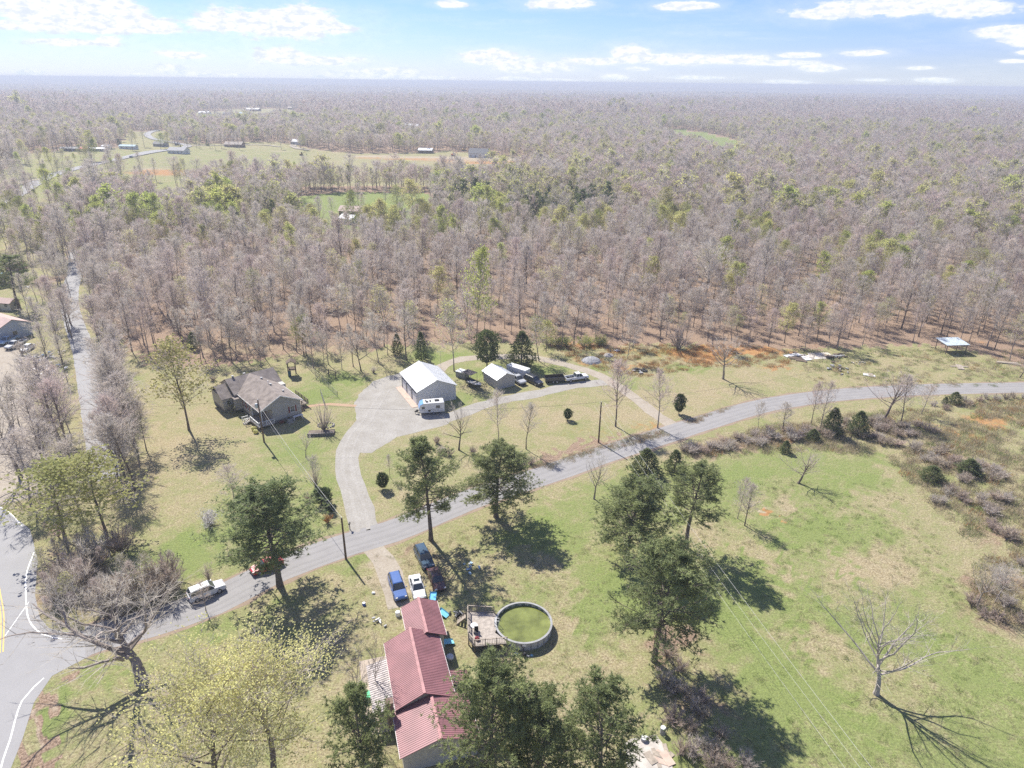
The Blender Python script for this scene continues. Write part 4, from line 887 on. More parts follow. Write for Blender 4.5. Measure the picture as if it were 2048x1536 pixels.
stuff_woods('far_woods', X, Y, Z, Kd, P_far, {0: [0, 1, 2, 3], 1: [4, 5], 3: [6]}, 1.25, label='endless grey woodland fading towards the horizon', cat='woods')
# beyond that, whole copses at a time
def copse(seed, mt, ml):
    g = random.Random(seed); mb = MB()
    for i in range(46):
        x, y = g.uniform(-40, 40), g.uniform(-40, 40); s = g.uniform(.8, 1.3); mb.mi = 0 if g.random() < .8 else 1
        for k in range(5):
            a = g.uniform(0, 6.3); c = Vector((x, y, 6 * s)); d = Vector((math.cos(a) * 5, math.sin(a) * 5, g.uniform(3, 9))) * s; e = d.cross(Vector((g.gauss(0, 1), g.gauss(0, 1), g.gauss(0, 1)))).normalized() * 2.4
            mb.add([c - e, c + e, c + d], [(0, 1, 2)])
    return bpy.data.objects.new('copse', mb.mesh('copse', [mt, ml]))
X, Y = scatter_ring(3600, 13800, 62, 41); Z = hgt(X, Y); n = len(X)
gn_scatter('horizon_woods', X, Y, Z, rs.uniform(0, 6.28, n), np.ones((n, 3)) * rs.uniform(.85, 1.2, (n, 1)), rs.randint(0, 3, n), [copse(1, m_twig, m_leafy), copse(2, m_twigp, m_twig), copse(3, m_twig, m_cedar)], label='hazy blue woodland along the horizon', cat='woods')

# ---- grass and weeds that nobody could count
m_straw = mat('straw grass', (0.520, 0.445, 0.300), 0.95, var=0.2, scale=0.1, objvar=0.3, transl=0.35); m_gblade = mat('green grass blades', (0.200, 0.270, 0.080), 0.9, var=0.2, scale=0.1, objvar=0.3, transl=0.4)
K_tuft = [Kind(gen_meadow(300 + i, 30, .7, (.45, .4, .6)[i]), m_straw, (m_straw, m_gblade, m_orange)[i]).joined('tuft') for i in range(3)]
def tufts(name, label, px_poly, sp, mixw, s0, ex=None):
    P = [G(*p) for p in px_poly]; x0, x1 = min(p[0] for p in P), max(p[0] for p in P); y0, y1 = min(p[1] for p in P), max(p[1] for p in P)
    n = int((x1 - x0) * (y1 - y0) / sp ** 2); X = rs.uniform(x0, x1, n); Y = rs.uniform(y0, y1, n); k = inside(X, Y, P)
    k &= field(X, Y, 3.1, 2.0) + .6 * field(X, Y, 1.3, 5.0) > -.25
    X, Y = X[k], Y[k]; n = len(X); s = s0 * rs.uniform(.5, 1.3, n)
    gn_scatter(name, X, Y, hgt(X, Y), rs.uniform(0, 6.28, n), np.stack([s, s, s], 1), rs.choice(3, n, p=mixw), K_tuft if name == 'thicket_grass' else [o.copy() for o in K_tuft], label=label, cat='grass')
tufts('thicket_grass', 'dry tan grass among the shrubs below the right hand road', [(1340,915),(1500,862),(1640,835),(1800,820),(2100,790),(2150,1000),(2150,1300),(2040,1260),(1940,1220),(1960,1100),(1880,1030),(1780,920),(1640,900),(1460,915)], .75, [.80, .17, .03], 1.4)
tufts('sedge_grass', 'orange broomsedge tufts on the field before the woods', [(1100,690),(1520,690),(1600,735),(1400,735),(1280,755),(1170,735)], .8, [.35, .1, .55], 1.0)
tufts('meadow_grass', 'rough tufted grass on the clearing beyond the right hand road', [(1560,700),(2048,700),(2150,770),(1700,778),(1620,760)], 1.0, [.6, .37, .03], 1.0)
tufts('pasture_grass', 'short uneven grass tufts on the right hand pasture', [(1300,960),(1780,960),(2100,1350),(2100,1600),(1560,1600),(1300,1250)], 1.1, [.35, .65, 0], .55)
tufts('verge_grass', 'leaf strewn rough grass on the road banks', [(1040,935),(1340,852),(1500,800),(1340,870),(1190,912),(1100,938)], .5, [.8, .15, .05], .8)
tufts('yard_weeds', 'weedy grass tufts round the pool and the red roofed house', [(700,1120),(1000,1040),(1250,1080),(1250,1500),(1000,1536),(700,1450)], .9, [.5, .5, 0], .5)

gg = random.Random(44); lp = [(gg.uniform(-40, 235), gg.uniform(318, 530)) for _ in range(230)]
lp = [p for p in lp if abs(p[1] - np.interp(p[0], [-20, 40, 120, 240], [412, 385, 346, 318])) > 6] + [(gg.uniform(230, 640), gg.choice([gg.uniform(285, 302), gg.uniform(356, 384)])) for _ in range(110)] + [(gg.uniform(610, 870), gg.uniform(386, 450)) for _ in range(7)]
XY = np.array([G(*p) for p in lp]); stuff_woods('scattered_trees', XY[:, 0], XY[:, 1], hgt(XY[:, 0], XY[:, 1]), rs.choice(4, len(XY), p=[.6, .2, .17, .03]), [o.copy() for o in P_near], {0: [0, 1, 2, 3], 1: [4, 5], 2: [6, 7], 3: [8]}, .85, label='loose trees scattered over the fields and yards at upper left', cat='trees')

def haze(dens):
    mb = MB(); mb.box((0, 7000, 13.5), (30000, 17000, 107)); o = mb.mesh('haze', []); ob = bpy.data.objects.new('haze', o); COL.objects.link(ob); ob['kind'] = 'stuff'
    m = bpy.data.materials.new('haze'); m.use_nodes = True; t = m.node_tree; t.nodes.clear(); v = N(t, 'ShaderNodeVolumePrincipled'); v.inputs['Density'].default_value = dens
    v.inputs['Color'].default_value = (0.54, 0.60, 0.70, 1); v.inputs['Anisotropy'].default_value = 0.1; u = N(t, 'ShaderNodeOutputMaterial'); t.links.new(v.outputs[0], u.inputs['Volume']); o.materials.append(m)
haze(0.00030)
# ------------------------------------------------------------------ buildings
m_siding = mat('grey tan siding', (0.420, 0.400, 0.360), 0.7, var=0.05, scale=1.5)
m_skirt = mat('dark foundation block', (0.200, 0.180, 0.165), 0.9, var=0.15, scale=2)
m_shing = mat('brown grey shingles', (0.250, 0.215, 0.190), 0.95, var=0.14, scale=0.9, bump=0.3, bscale=14, col2=(0.165, 0.140, 0.125))
m_trim = mat('white trim', (0.76, 0.75, 0.72), 0.5, var=0.04)
m_glass = mat('dark window glass', (0.045, 0.055, 0.065), 0.08, var=0.1, spec=0.8)
m_maroon = mat('maroon shutters', (0.200, 0.030, 0.035), 0.6, var=0.1)
m_wmetal = mat('white steel roofing', (0.64, 0.65, 0.645), 0.42, var=0.05, scale=0.9, spec=0.5)
m_wwall = mat('white steel siding', (0.62, 0.62, 0.60), 0.5, var=0.03, scale=0.5, spec=0.4)
m_swall = mat('beige steel siding', (0.50, 0.47, 0.42), 0.5, var=0.05, scale=0.6)
m_rmetal = mat('red steel roofing', (0.290, 0.130, 0.138), 0.55, var=0.10, scale=0.5, spec=0.5)
m_conc = mat('concrete', (0.47, 0.43, 0.38), 0.9, var=0.1, scale=1.2, bump=0.2)
m_pconc = mat('pink concrete', (0.48, 0.37, 0.30), 0.9, var=0.08, scale=1.2)
m_wood = mat('weathered deck boards', (0.340, 0.290, 0.235), 0.85, var=0.15, scale=3)
m_woodd = mat('dark timber', (0.140, 0.105, 0.080), 0.9, var=0.15, scale=3)
m_ww = mat('white painted rail', (0.70, 0.70, 0.69), 0.6, var=0.05)
m_black = mat('black', (0.020, 0.020, 0.022), 0.6, var=0.1)
m_grey = mat('grey metal', (0.30, 0.30, 0.30), 0.5, var=0.1)
m_pvc = mat('grey pool wall', (0.50, 0.48, 0.44), 0.5, var=0.05)
m_tan = mat('tan door', (0.40, 0.27, 0.16), 0.6, var=0.1)
def slope_roof(mb, x0, x1, y0, y1, ze, zr, rx=None, th=0.12):
    """gable roof, ridge along y; returns nothing"""
    rx = (x0 + x1) / 2 if rx is None else rx
    for a, b in ((x0, rx), (x1, rx)):
        vs = [(a, y0, ze), (a, y1, ze), (b, y1, zr), (b, y0, zr)]; vs += [(p[0], p[1], p[2] - th) for p in vs]
        mb.add(vs, [(0, 1, 2, 3), (7, 6, 5, 4), (0, 4, 5, 1), (1, 5, 6, 2), (2, 6, 7, 3), (3, 7, 4, 0)])
def gable_wall(mb, x0, x1, y0, y1, z0, ze, zr, rx=None):
    rx = (x0 + x1) / 2 if rx is None else rx
    prof = [(x0, z0), (x1, z0), (x1, ze), (rx, zr), (x0, ze)]
    vs = [(x, y0, z) for x, z in prof] + [(x, y1, z) for x, z in prof]
    mb.add(vs, [(4, 3, 2, 1, 0), (5, 6, 7, 8, 9)] + [(i, (i + 1) % 5, 5 + (i + 1) % 5, 5 + i) for i in range(5)])
def ribs(mb, x0, x1, y0, y1, ze, zr, pitch, rx=None, w=.05, h=.035):
    rx = (x0 + x1) / 2 if rx is None else rx; n = int((y1 - y0) / pitch)
    for k in range(n + 1):
        y = y0 + .03 + (y1 - y0 - .06) * k / n
        for a, b in ((x0, rx), (x1, rx)): mb.beam((a, y, ze + h * .5), (b, y, zr + h * .5), w, h)
def window(parent, c, size, axis='y', out=-1, shutters=None, muntin=True):
    """window set proud of a wall; axis is the wall's normal axis"""
    x, y, z = c; wd, ht = size; f = MB(); p = MB(); t = .07
    def P(a, dz, o): return (x + a, y + out * o, z + dz) if axis == 'y' else (x + out * o, y + a, z + dz)
    def bx(mb, a, dz, sa, sz, o, th):
        s = (sa, th, sz) if axis == 'y' else (th, sa, sz); mb.box(P(a, dz, o), s)
    bx(f, 0, ht / 2, wd + .1, t, .03, .06); bx(f, 0, -ht / 2, wd + .14, t, .04, .09); bx(f, -wd / 2, 0, t, ht - t, .03, .06); bx(f, wd / 2, 0, t, ht - t, .03, .06)
    if muntin: bx(f, 0, 0, wd - t, .04, .032, .05)
    fo = f.build('window', m_trim, parent); bx(p, 0, 0, wd - t, ht - t, .012, .02); p.build('pane', m_glass, fo)
    if shutters:
        for s in (-1, 1):
            q = MB(); bx(q, s * (wd / 2 + .24), 0, .3, ht + .05, .03, .05); q.build('shutter', shutters, parent)
def rail(parent, pts, z, h=1.0, m=m_wood, step=1.5, name='railing'):
    pos = []
    b = MB()
    for a, c in zip(pts, pts[1:]):
        a = Vector((*a, z)); c = Vector((*c, z)); L = (c - a).length; n = max(1, round(L / step)); up = Vector((0, 0, h))
        for k in range(n + 1): pos.append(tuple(a.lerp(c, k / n)))
        b.beam(a + up, c + up, .13, .05); b.beam(a + up * .14, c + up * .14, .05, .07)
        for k in range(int(L / .2)): q = a.lerp(c, (k + .5) / int(L / .2)); b.box(q + up * .55, (.035, .035, h * .8))
    o = b.build(name, m, parent); o['kind'] = 'stuff'
    me = None
    for p in sorted(set((round(q[0], 2), round(q[1], 2), round(q[2], 2)) for q in pos)):
        q = MB(); q.box((0, 0, 0), (.1, .1, h + .1)); me = me or q.mesh('post', m); po = link_mesh('post', me, parent); po.location = (p[0], p[1], p[2] + (h + .1) / 2)

# the grey-tan house
def house():
    h = thing('ranch_house', 'grey tan house with brown shingle roof and maroon shutters on the lawn', 'house', (-46.7, 124.1, 0), R(41.8))
    zr, ze = 6.0, 3.75
    w_ = MB(); w_.prism([(-1.9, 0), (4.2, 0), (4.2, 11), (-4.2, 11), (-4.2, 5.2), (-1.9, 5.2)], .7, 3.9)
    w_.add([(-4.2, 0, 3.45), (-1.95, 0, 3.45), (-1.95, .15, 3.45), (-4.2, .15, 3.45), (-4.2, 0, 3.78), (-1.95, 0, 4.9), (-1.95, .15, 4.9), (-4.2, .15, 3.78)], [(0, 1, 5, 4), (2, 3, 7, 6), (0, 4, 7, 3), (1, 2, 6, 5), (3, 2, 1, 0), (4, 5, 6, 7)])
    w_.add([(-4.2, .01, 3.9), (4.2, .01, 3.9), (0, .01, zr - .12), (-4.2, .2, 3.9), (4.2, .2, 3.9), (0, .2, zr - .12)], [(0, 1, 2), (5, 4, 3), (0, 3, 4, 1), (1, 4, 5, 2), (2, 5, 3, 0)])
    w_.prism([(-5.0, 10.9), (5.0, 10.9), (5.0, 18.8), (-5.0, 18.8)], .7, 3.95)
    for sx in (-5.0, 4.85): w_.add([(sx, 10.9, 3.9), (sx, 18.8, 3.9), (sx, 14.85, zr - .15), (sx + .15, 10.9, 3.9), (sx + .15, 18.8, 3.9), (sx + .15, 14.85, zr - .15)], [(0, 2, 1), (3, 4, 5), (0, 1, 4, 3), (1, 2, 5, 4), (2, 0, 3, 5)])
    w_.prism([(-7.4, 11.6), (-5.01, 11.6), (-5.01, 18.0), (-7.4, 18.0)], .7, 3.3)
    w_.prism([(-5.6, 9.7), (-4.21, 9.7), (-4.21, 10.89), (-5.6, 10.89)], .7, 3.2)
    w_.prism([(4.21, 9.2), (5.3, 9.2), (5.3, 10.89), (4.21, 10.89)], .7, 3.9)
    w_.build('wall', m_siding, h)
    s = MB()
    s.prism([(-1.87, .03), (4.17, .03), (4.17, 10.8), (-4.17, 10.8), (-4.17, 5.23), (-1.87, 5.23)], -.1, .7); s.prism([(-4.97, 10.93), (4.97, 10.93), (4.97, 18.77), (-4.97, 18.77)], -.1, .69); s.prism([(-7.37, 11.63), (-5.03, 11.63), (-5.03, 17.9), (-7.37, 17.9)], -.1, .69)
    s.build('foundation', m_skirt, h)
    sd = MB()                                      # lap siding courses on the gable and the left wall
    for k in range(24):
        z = .9 + k * .2
        if z < 3.5: sd.box((1.15, -.01, z), (6.1, .025, .03)); sd.box((-4.21, 7.9, z), (.025, 5.4, .03))
        else:
            hw = 4.2 * max(0, (zr - .2 - z)) / (zr - 3.75)
            if hw > .2: sd.box((0, -.005, z), (2 * hw - .1, .025, .03))
    o = sd.build('siding_courses', m_siding, h); o['kind'] = 'stuff'
    r = MB(); e = .35
    # front wing runs back into the cross wing; slopes meet in valleys
    for sx in (-1, 1):
        vs = [(sx * 4.6, -.4, ze), (sx * 4.6, 10.6, ze), (0, 14.85, zr), (0, -.4, zr)]; vs += [(a, b, c - .14) for a, b, c in vs]
        r.add(vs, [(0, 1, 2, 3) if sx < 0 else (3, 2, 1, 0), (7, 6, 5, 4) if sx < 0 else (4, 5, 6, 7), (0, 4, 5, 1), (3, 7, 4, 0), (2, 6, 7, 3), (1, 5, 6, 2)])
    for (a, b, c, d) in ([(-5.3, 10.6, ze), (-4.6, 10.6, ze), (0, 14.85, zr), (-5.3, 14.85, zr)], [(4.6, 10.6, ze), (5.3, 10.6, ze), (5.3, 14.85, zr), (0, 14.85, zr)], [(5.3, 19.1, ze), (-5.3, 19.1, ze), (-5.3, 14.85, zr), (5.3, 14.85, zr)]):
        vs = [a, b, c, d]; vs += [(p[0], p[1], p[2] - .14) for p in vs]
        r.add(vs, [(0, 1, 2, 3), (7, 6, 5, 4), (0, 4, 5, 1), (1, 5, 6, 2), (2, 6, 7, 3), (3, 7, 4, 0)])
    ro = r.build('roof', m_shing, h)
    r2 = MB(); vs = [(-7.8, 11.2, 3.2), (-5.32, 11.2, 3.2), (-5.32, 14.8, 5.15), (-7.8, 14.8, 5.15)]; vs += [(p[0], p[1], p[2] - .12) for p in vs]
    r2.add(vs, [(0, 1, 2, 3), (7, 6, 5, 4), (0, 4, 5, 1), (1, 5, 6, 2), (2, 6, 7, 3), (3, 7, 4, 0)])
    vs = [(-7.8, 18.4, 3.2), (-5.32, 18.4, 3.2), (-5.32, 14.8, 5.15), (-7.8, 14.8, 5.15)]; vs += [(p[0], p[1], p[2] - .12) for p in vs]
    r2.add(vs, [(3, 2, 1, 0), (4, 5, 6, 7), (0, 4, 5, 1), (1, 5, 6, 2), (2, 6, 7, 3), (3, 7, 4, 0)])
    r2.box((-4.95, 10.25, 3.26), (1.6, 1.5, .1)); r2.build('lower_roof', m_shing, h)
    f = MB()
    for sx in (-1, 1):
        f.beam((sx * 4.6, -.43, ze - .06), (0, -.43, zr - .06), .05, .2); f.beam((sx * 4.62, -.4, ze - .08), (sx * 4.62, 10.6, ze - .08), .05, .16)
    f.build('fascia', m_trim, h)
    for x, y in ((1.1, 11.3), (1.3, 7.2), (2.3, 3.5), (-3.6, 14.9), (-1.0, 15.3)):
        z = zr - abs(x) * (zr - ze) / 4.6 if y < 12 else zr - abs(y - 14.85) * .53
        v = MB(); v.box((x, y, z + .16), (.34, .34, .3)); v.box((x, y, z + .34), (.46, .46, .08)); v.build('roof_vent', m_grey, ro)
    v = MB(); v.tube([(1.1, 7.9, 5.3), (1.1, 7.9, 6.1)], .06, 6); v.tube([(1.1, 7.9, 6.1), (1.1, 7.9, 6.2)], .11, 6); v.build('flue_pipe', m_trim, ro)
    window(h, (2.35, 0, 2.2), (.95, 1.35), 'y', -1, m_maroon)
    for y in (6.6, 8.4): window(h, (-4.2, y, 2.2), (.9, 1.3), 'x', -1, m_maroon)
    window(h, (-6.3, 11.6, 2.1), (.9, 1.0), 'y', -1)
    window(h, (4.2, 3.0, 2.2), (.95, 1.2), 'x', 1); window(h, (4.2, 6.4, 2.2), (1.6, 1.2), 'x', 1)
    d = MB(); d.box((-1.93, 3.6, 1.75), (.06, .95, 2.05)); do = d.build('door', m_tan, h); k = MB(); k.box((-1.99, 3.25, 1.75), (.06, .06, .1)); k.build('handle', m_grey, do)
    p = MB(); p.box((-3.6, 2.0, .62), (3.4, 5.6, .14)); p.build('porch_floor', m_wood, h)
    for y in (-.6, 1.8, 4.6):
        p = MB(); p.box((-5.1, y, .28), (.12, .12, .56)); p.build('porch_pier', m_woodd, h)
    for y in (0.1, 4.9):
        p = MB(); p.box((-4.1, y, 2.1), (.14, .14, 2.85)); p.build('porch_post', m_ww, h)
    rail(h, [(-1.95, -.7), (-5.2, -.7), (-5.2, 3.4)], .68, .95, m_ww, 1.4)
    st = MB()
    for k in range(4): st.box((-5.4 - k * .3, 4.1, .55 - k * .16), (.3, 1.2, .08))
    st.build('porch_steps', m_conc, h)
    rail(h, [(-5.2, 4.75), (-6.4, 4.75)], .35, .95, m_ww, 1.2, 'stair_rail'); rail(h, [(-5.2, 3.45), (-6.4, 3.45)], .35, .95, m_ww, 1.2, 'stair_rail')
    dk = MB(); dk.box((5.8, 6.2, .72), (3.0, 6.0, .14)); 
    for k in range(19): dk.box((5.8, 3.35 + k * .315, .80), (3.0, .28, .03))
    dk.build('deck', m_wood, h); rail(h, [(4.3, 3.15), (7.25, 3.15), (7.25, 9.1)], .8, .95, m_woodd, 1.5)
    st = MB()
    for k in range(4): st.box((5.2, 2.9 - k * .3, .6 - k * .16), (1.3, .3, .1))
    st.beam((4.6, 3.1, 1.6), (4.6, 1.8, 1.0), .08); st.beam((5.9, 3.1, 1.6), (5.9, 1.8, 1.0), .08); st.build('deck_steps', m_woodd, h)
    def at(x, y): q = Matrix.Rotation(R(41.8), 3, 'Z') @ Vector((x, y, 0)); return (-46.7 + q.x, 124.1 + q.y, 0)
    a = thing('heat_pump', 'grey outdoor heat pump unit in the shade below the gable window', 'heat pump', at(1.0, -1.1), R(41.8)); q = MB(); q.box((0, 0, .5), (.95, .95, .85)); q.build('case', m_grey, a); q = MB(); q.lathe([(.36, 0), (.36, .05), (.1, .06)], (0, 0, .925), 12); q.build('fan_grille', m_black, a); q = MB(); q.box((0, 0, .04), (1.1, 1.1, .08)); q.build('pad', m_conc, a)
    a = thing('white_table', 'white table standing in the shade against the house gable', 'table', at(2.9, -.95), R(41.8)); q = MB(); q.box((0, 0, .86), (2.0, .7, .07)); q.build('tabletop', m_ww, a)
    for sx in (-1, 1):
        for sy in (-1, 1): q = MB(); q.box((sx * .9, sy * .28, .41), (.12, .1, .82)); q.build('leg', m_ww, a)
    a = thing('wheelbarrow', 'maroon wheelbarrow lying in the shade beside the heat pump', 'wheelbarrow', at(-.6, -.9), R(50)); q = MB(); q.add([(-.5, -.35, .6), (.5, -.35, .6), (.5, .35, .6), (-.5, .35, .6), (-.3, -.2, .3), (.3, -.2, .3), (.3, .2, .3), (-.3, .2, .3)], [(4, 5, 6, 7), (0, 4, 7, 3), (1, 2, 6, 5), (0, 1, 5, 4), (3, 7, 6, 2)]); q.build('tray', m_maroon, a); q = MB(); q.tube([(.55, -.06, .2), (.55, .06, .2)], .2, 10); q.build('wheel', m_black, a); q = MB(); q.beam((.5, -.1, .2), (-1.1, -.3, .55), .04); q.beam((.5, .1, .2), (-1.1, .3, .55), .04); q.build('handles', m_woodd, a)
    for x, y in ((-5.9, .3), (-6.1, -1.2)):
        q = MB(); q.blob((0, 0, .35), (.55, .5, .45), int(x * 10)); o = q.build('yellow_shrub', m_leafo); o.location = at(x, y); tag(o, 'small yellow flowering shrub by the porch, ' + ('the one nearer the steps' if y > 0 else 'the one nearer the pole'), 'shrub')
house()

def metal_building(name, label, loc, rz, wd, dp, ze, zr, mw, mr, pitch=.45, doors=(), strip=False, cat='building'):
    h = thing(name, label, cat, (*loc, 0), rz); x = wd / 2
    w_ = MB(); gable_wall(w_, -x, x, 0, dp, -.05, ze, zr - .05); w_.build('wall', mw, h)
    rb = MB()
    for k in range(int(wd / .3)):
        xx = -x + .15 + k * .3; zt = ze + (zr - ze) * (1 - abs(xx) / x); rb.box((xx, -.015, zt / 2 - .05), (.05, .03, zt - .15)); 
    for k in range(int(dp / .3)):
        for sx in (-1, 1):
            yy = .15 + k * .3
            if sx < 0 and any(a - .1 < yy < b + .1 for a, b in doors): continue
            rb.box((sx * (x + .015), yy, ze / 2), (.03, .05, ze - .1))
    o = rb.build('wall_ribs', mw, h); o['kind'] = 'stuff'
    r = MB(); slope_roof(r, -x - .3, x + .3, -.3, dp + .3, ze - .08, zr + .04, th=.08); ro = r.build('roof', mr, h)
    r = MB(); ribs(r, -x - .3, x + .3, -.3, dp + .3, ze - .08, zr + .04, pitch); o = r.build('roof_ribs', mr, ro); o['kind'] = 'stuff'
    r = MB(); r.beam((0, -.32, zr + .07), (0, dp + .32, zr + .07), .35, .05); r.build('ridge_cap', mr, ro)
    for a, b in doors:
        d = MB()
        for k in range(4): d.box((-x - .03, (a + b) / 2, .33 + k * .62), (.05, b - a, .59))
        do = d.build('garage_door', m_ww, h); f = MB()
        f.box((-x - .04, b + .14, 1.3), (.1, .26, 2.6)); f.box((-x - .04, (a + b) / 2, 2.62), (.08, b - a, .1)); f.build('door_jamb', m_black, do)
    if strip: s = MB(); s.box((-x - .75, dp / 2, .03), (1.4, dp + .4, .1)); s.build('apron_strip', m_pconc, h)
    return h
gar = metal_building('metal_garage', 'large white metal garage with three overhead doors on the gravel apron', (-16.15, 133.9), R(26.5), 8.7, 11.4, 3.5, 5.45, m_wwall, m_wmetal, .5, ((1.0, 3.7), (4.6, 7.3), (8.1, 10.6)), True, 'garage')
metal_building('metal_shed', 'small beige metal shed with white roof beside the parked trucks', (-1.35, 142.3), R(33), 4.7, 6.2, 2.55, 3.65, m_swall, m_wmetal, .5, cat='shed')
# red roofed house
def red_house():
    h = thing('red_roofed_house', 'long low house with red ribbed metal roof at the bottom centre', 'house', (-12.0, 62.3, 0), R(17))
    secs = [(-.2, 4.5, -.7, 5.5, 2.9, 4.0, 2.1), (-3.0, 3.6, -9.9, 0, 2.95, 4.55, .2), (-3.3, 5.0, -15.3, -9.3, 2.5, 3.95, .9)]
    m_cream = mat('cream siding', (0.50, 0.46, 0.38), 0.8, var=0.08)
    for x0, x1, y0, y1, ze, zr, rx in secs:
        w_ = MB(); gable_wall(w_, x0 + .35, x1 - .35, y0 + .3, y1 - .3, -.05, ze - .02, zr - .2, rx); w_.build('wall', m_cream, h)
        r = MB(); slope_roof(r, x0, x1, y0, y1, ze, zr, rx, .07); ro = r.build('roof', m_rmetal, h)
        r = MB(); ribs(r, x0, x1, y0, y1, ze, zr, .24, rx, .04, .03); o = r.build('roof_ribs', m_rmetal, ro); o['kind'] = 'stuff'
        r = MB(); r.beam((rx, y0 - .02, zr + .06), (rx, y1 + .02, zr + .06), .32, .05); r.build('ridge_cap', mat('pink ridge cap', (.38, .18, .18), .5), ro)
        r = MB()
        for xx in (x0, x1): r.beam((xx, y0, ze - .03), (xx, y1, ze - .03), .04, .1)
        r.build('gutter', m_trim, ro)
    r = MB(); slope = [(3.62, -8.0, 2.8), (5.7, -8.0, 2.3), (5.7, -6.0, 2.3), (3.62, -6.0, 2.8)]; r.add(slope + [(a, b, c - .08) for a, b, c in slope], [(0, 1, 2, 3), (7, 6, 5, 4), (0, 4, 5, 1), (1, 5, 6, 2), (2, 6, 7, 3), (3, 7, 4, 0)])
    for k in range(9): r.beam((3.62, -7.95 + k * .24, 2.83), (5.7, -7.95 + k * .24, 2.33), .05, .04)
    r.build('lean_to_roof', m_rmetal, h)
    w_ = MB(); w_.box((4.6, -7.0, 1.1), (1.9, 1.7, 2.3)); w_.build('lean_to_wall', m_cream, h)
    p = MB(); p.tube([(3.9, -7.6, 2.6), (3.9, -7.6, 3.4)], .08, 8); p.build('flue_pipe', m_grey, h)
    p = MB(); sl = [(-5.3, -9.3, 2.35), (-3.05, -9.3, 2.8), (-3.05, -2.3, 2.8), (-5.3, -2.3, 2.35)]; p.add(sl + [(a, b, c - .07) for a, b, c in sl], [(0, 1, 2, 3), (7, 6, 5, 4), (0, 4, 5, 1), (1, 5, 6, 2), (2, 6, 7, 3), (3, 7, 4, 0)])
    m_tin = mat('pale tin', (0.42, 0.37, 0.35), 0.6, var=0.12)
    po = p.build('porch_roof', m_tin, h); p = MB()
    for k in range(24): p.beam((-5.3, -9.2 + k * .3, 2.37), (-3.05, -9.2 + k * .3, 2.82), .06, .05)
    o = p.build('roof_ribs', m_tin, po); o['kind'] = 'stuff'
    for y in (-9.1, -5.8, -2.5): p = MB(); p.box((-5.2, y, 1.15), (.12, .12, 2.3)); p.build('porch_post', m_ww, h)
    p = MB(); p.box((-4.3, -4.4, .05), (3.4, 10.6, .14)); p.build('patio_slab', mat('worn patio', (.42, .35, .28), .9, var=.12, scale=1.0), h)
    p = MB(); p.box((-3.5, -9.8, 2.6), (.65, .65, 3.6)); p.box((-3.5, -9.8, 4.45), (.8, .8, .14)); p.build('chimney', mat('sooty brick', (.22, .15, .12), .9, var=.2, scale=4), h)
    for y in (-3.0, -6.0): window(h, (3.25, y, 1.6), (.9, 1.0), 'x', 1)
    window(h, (4.15, 2.5, 1.6), (.9, 1.0), 'x', 1)
red_house()

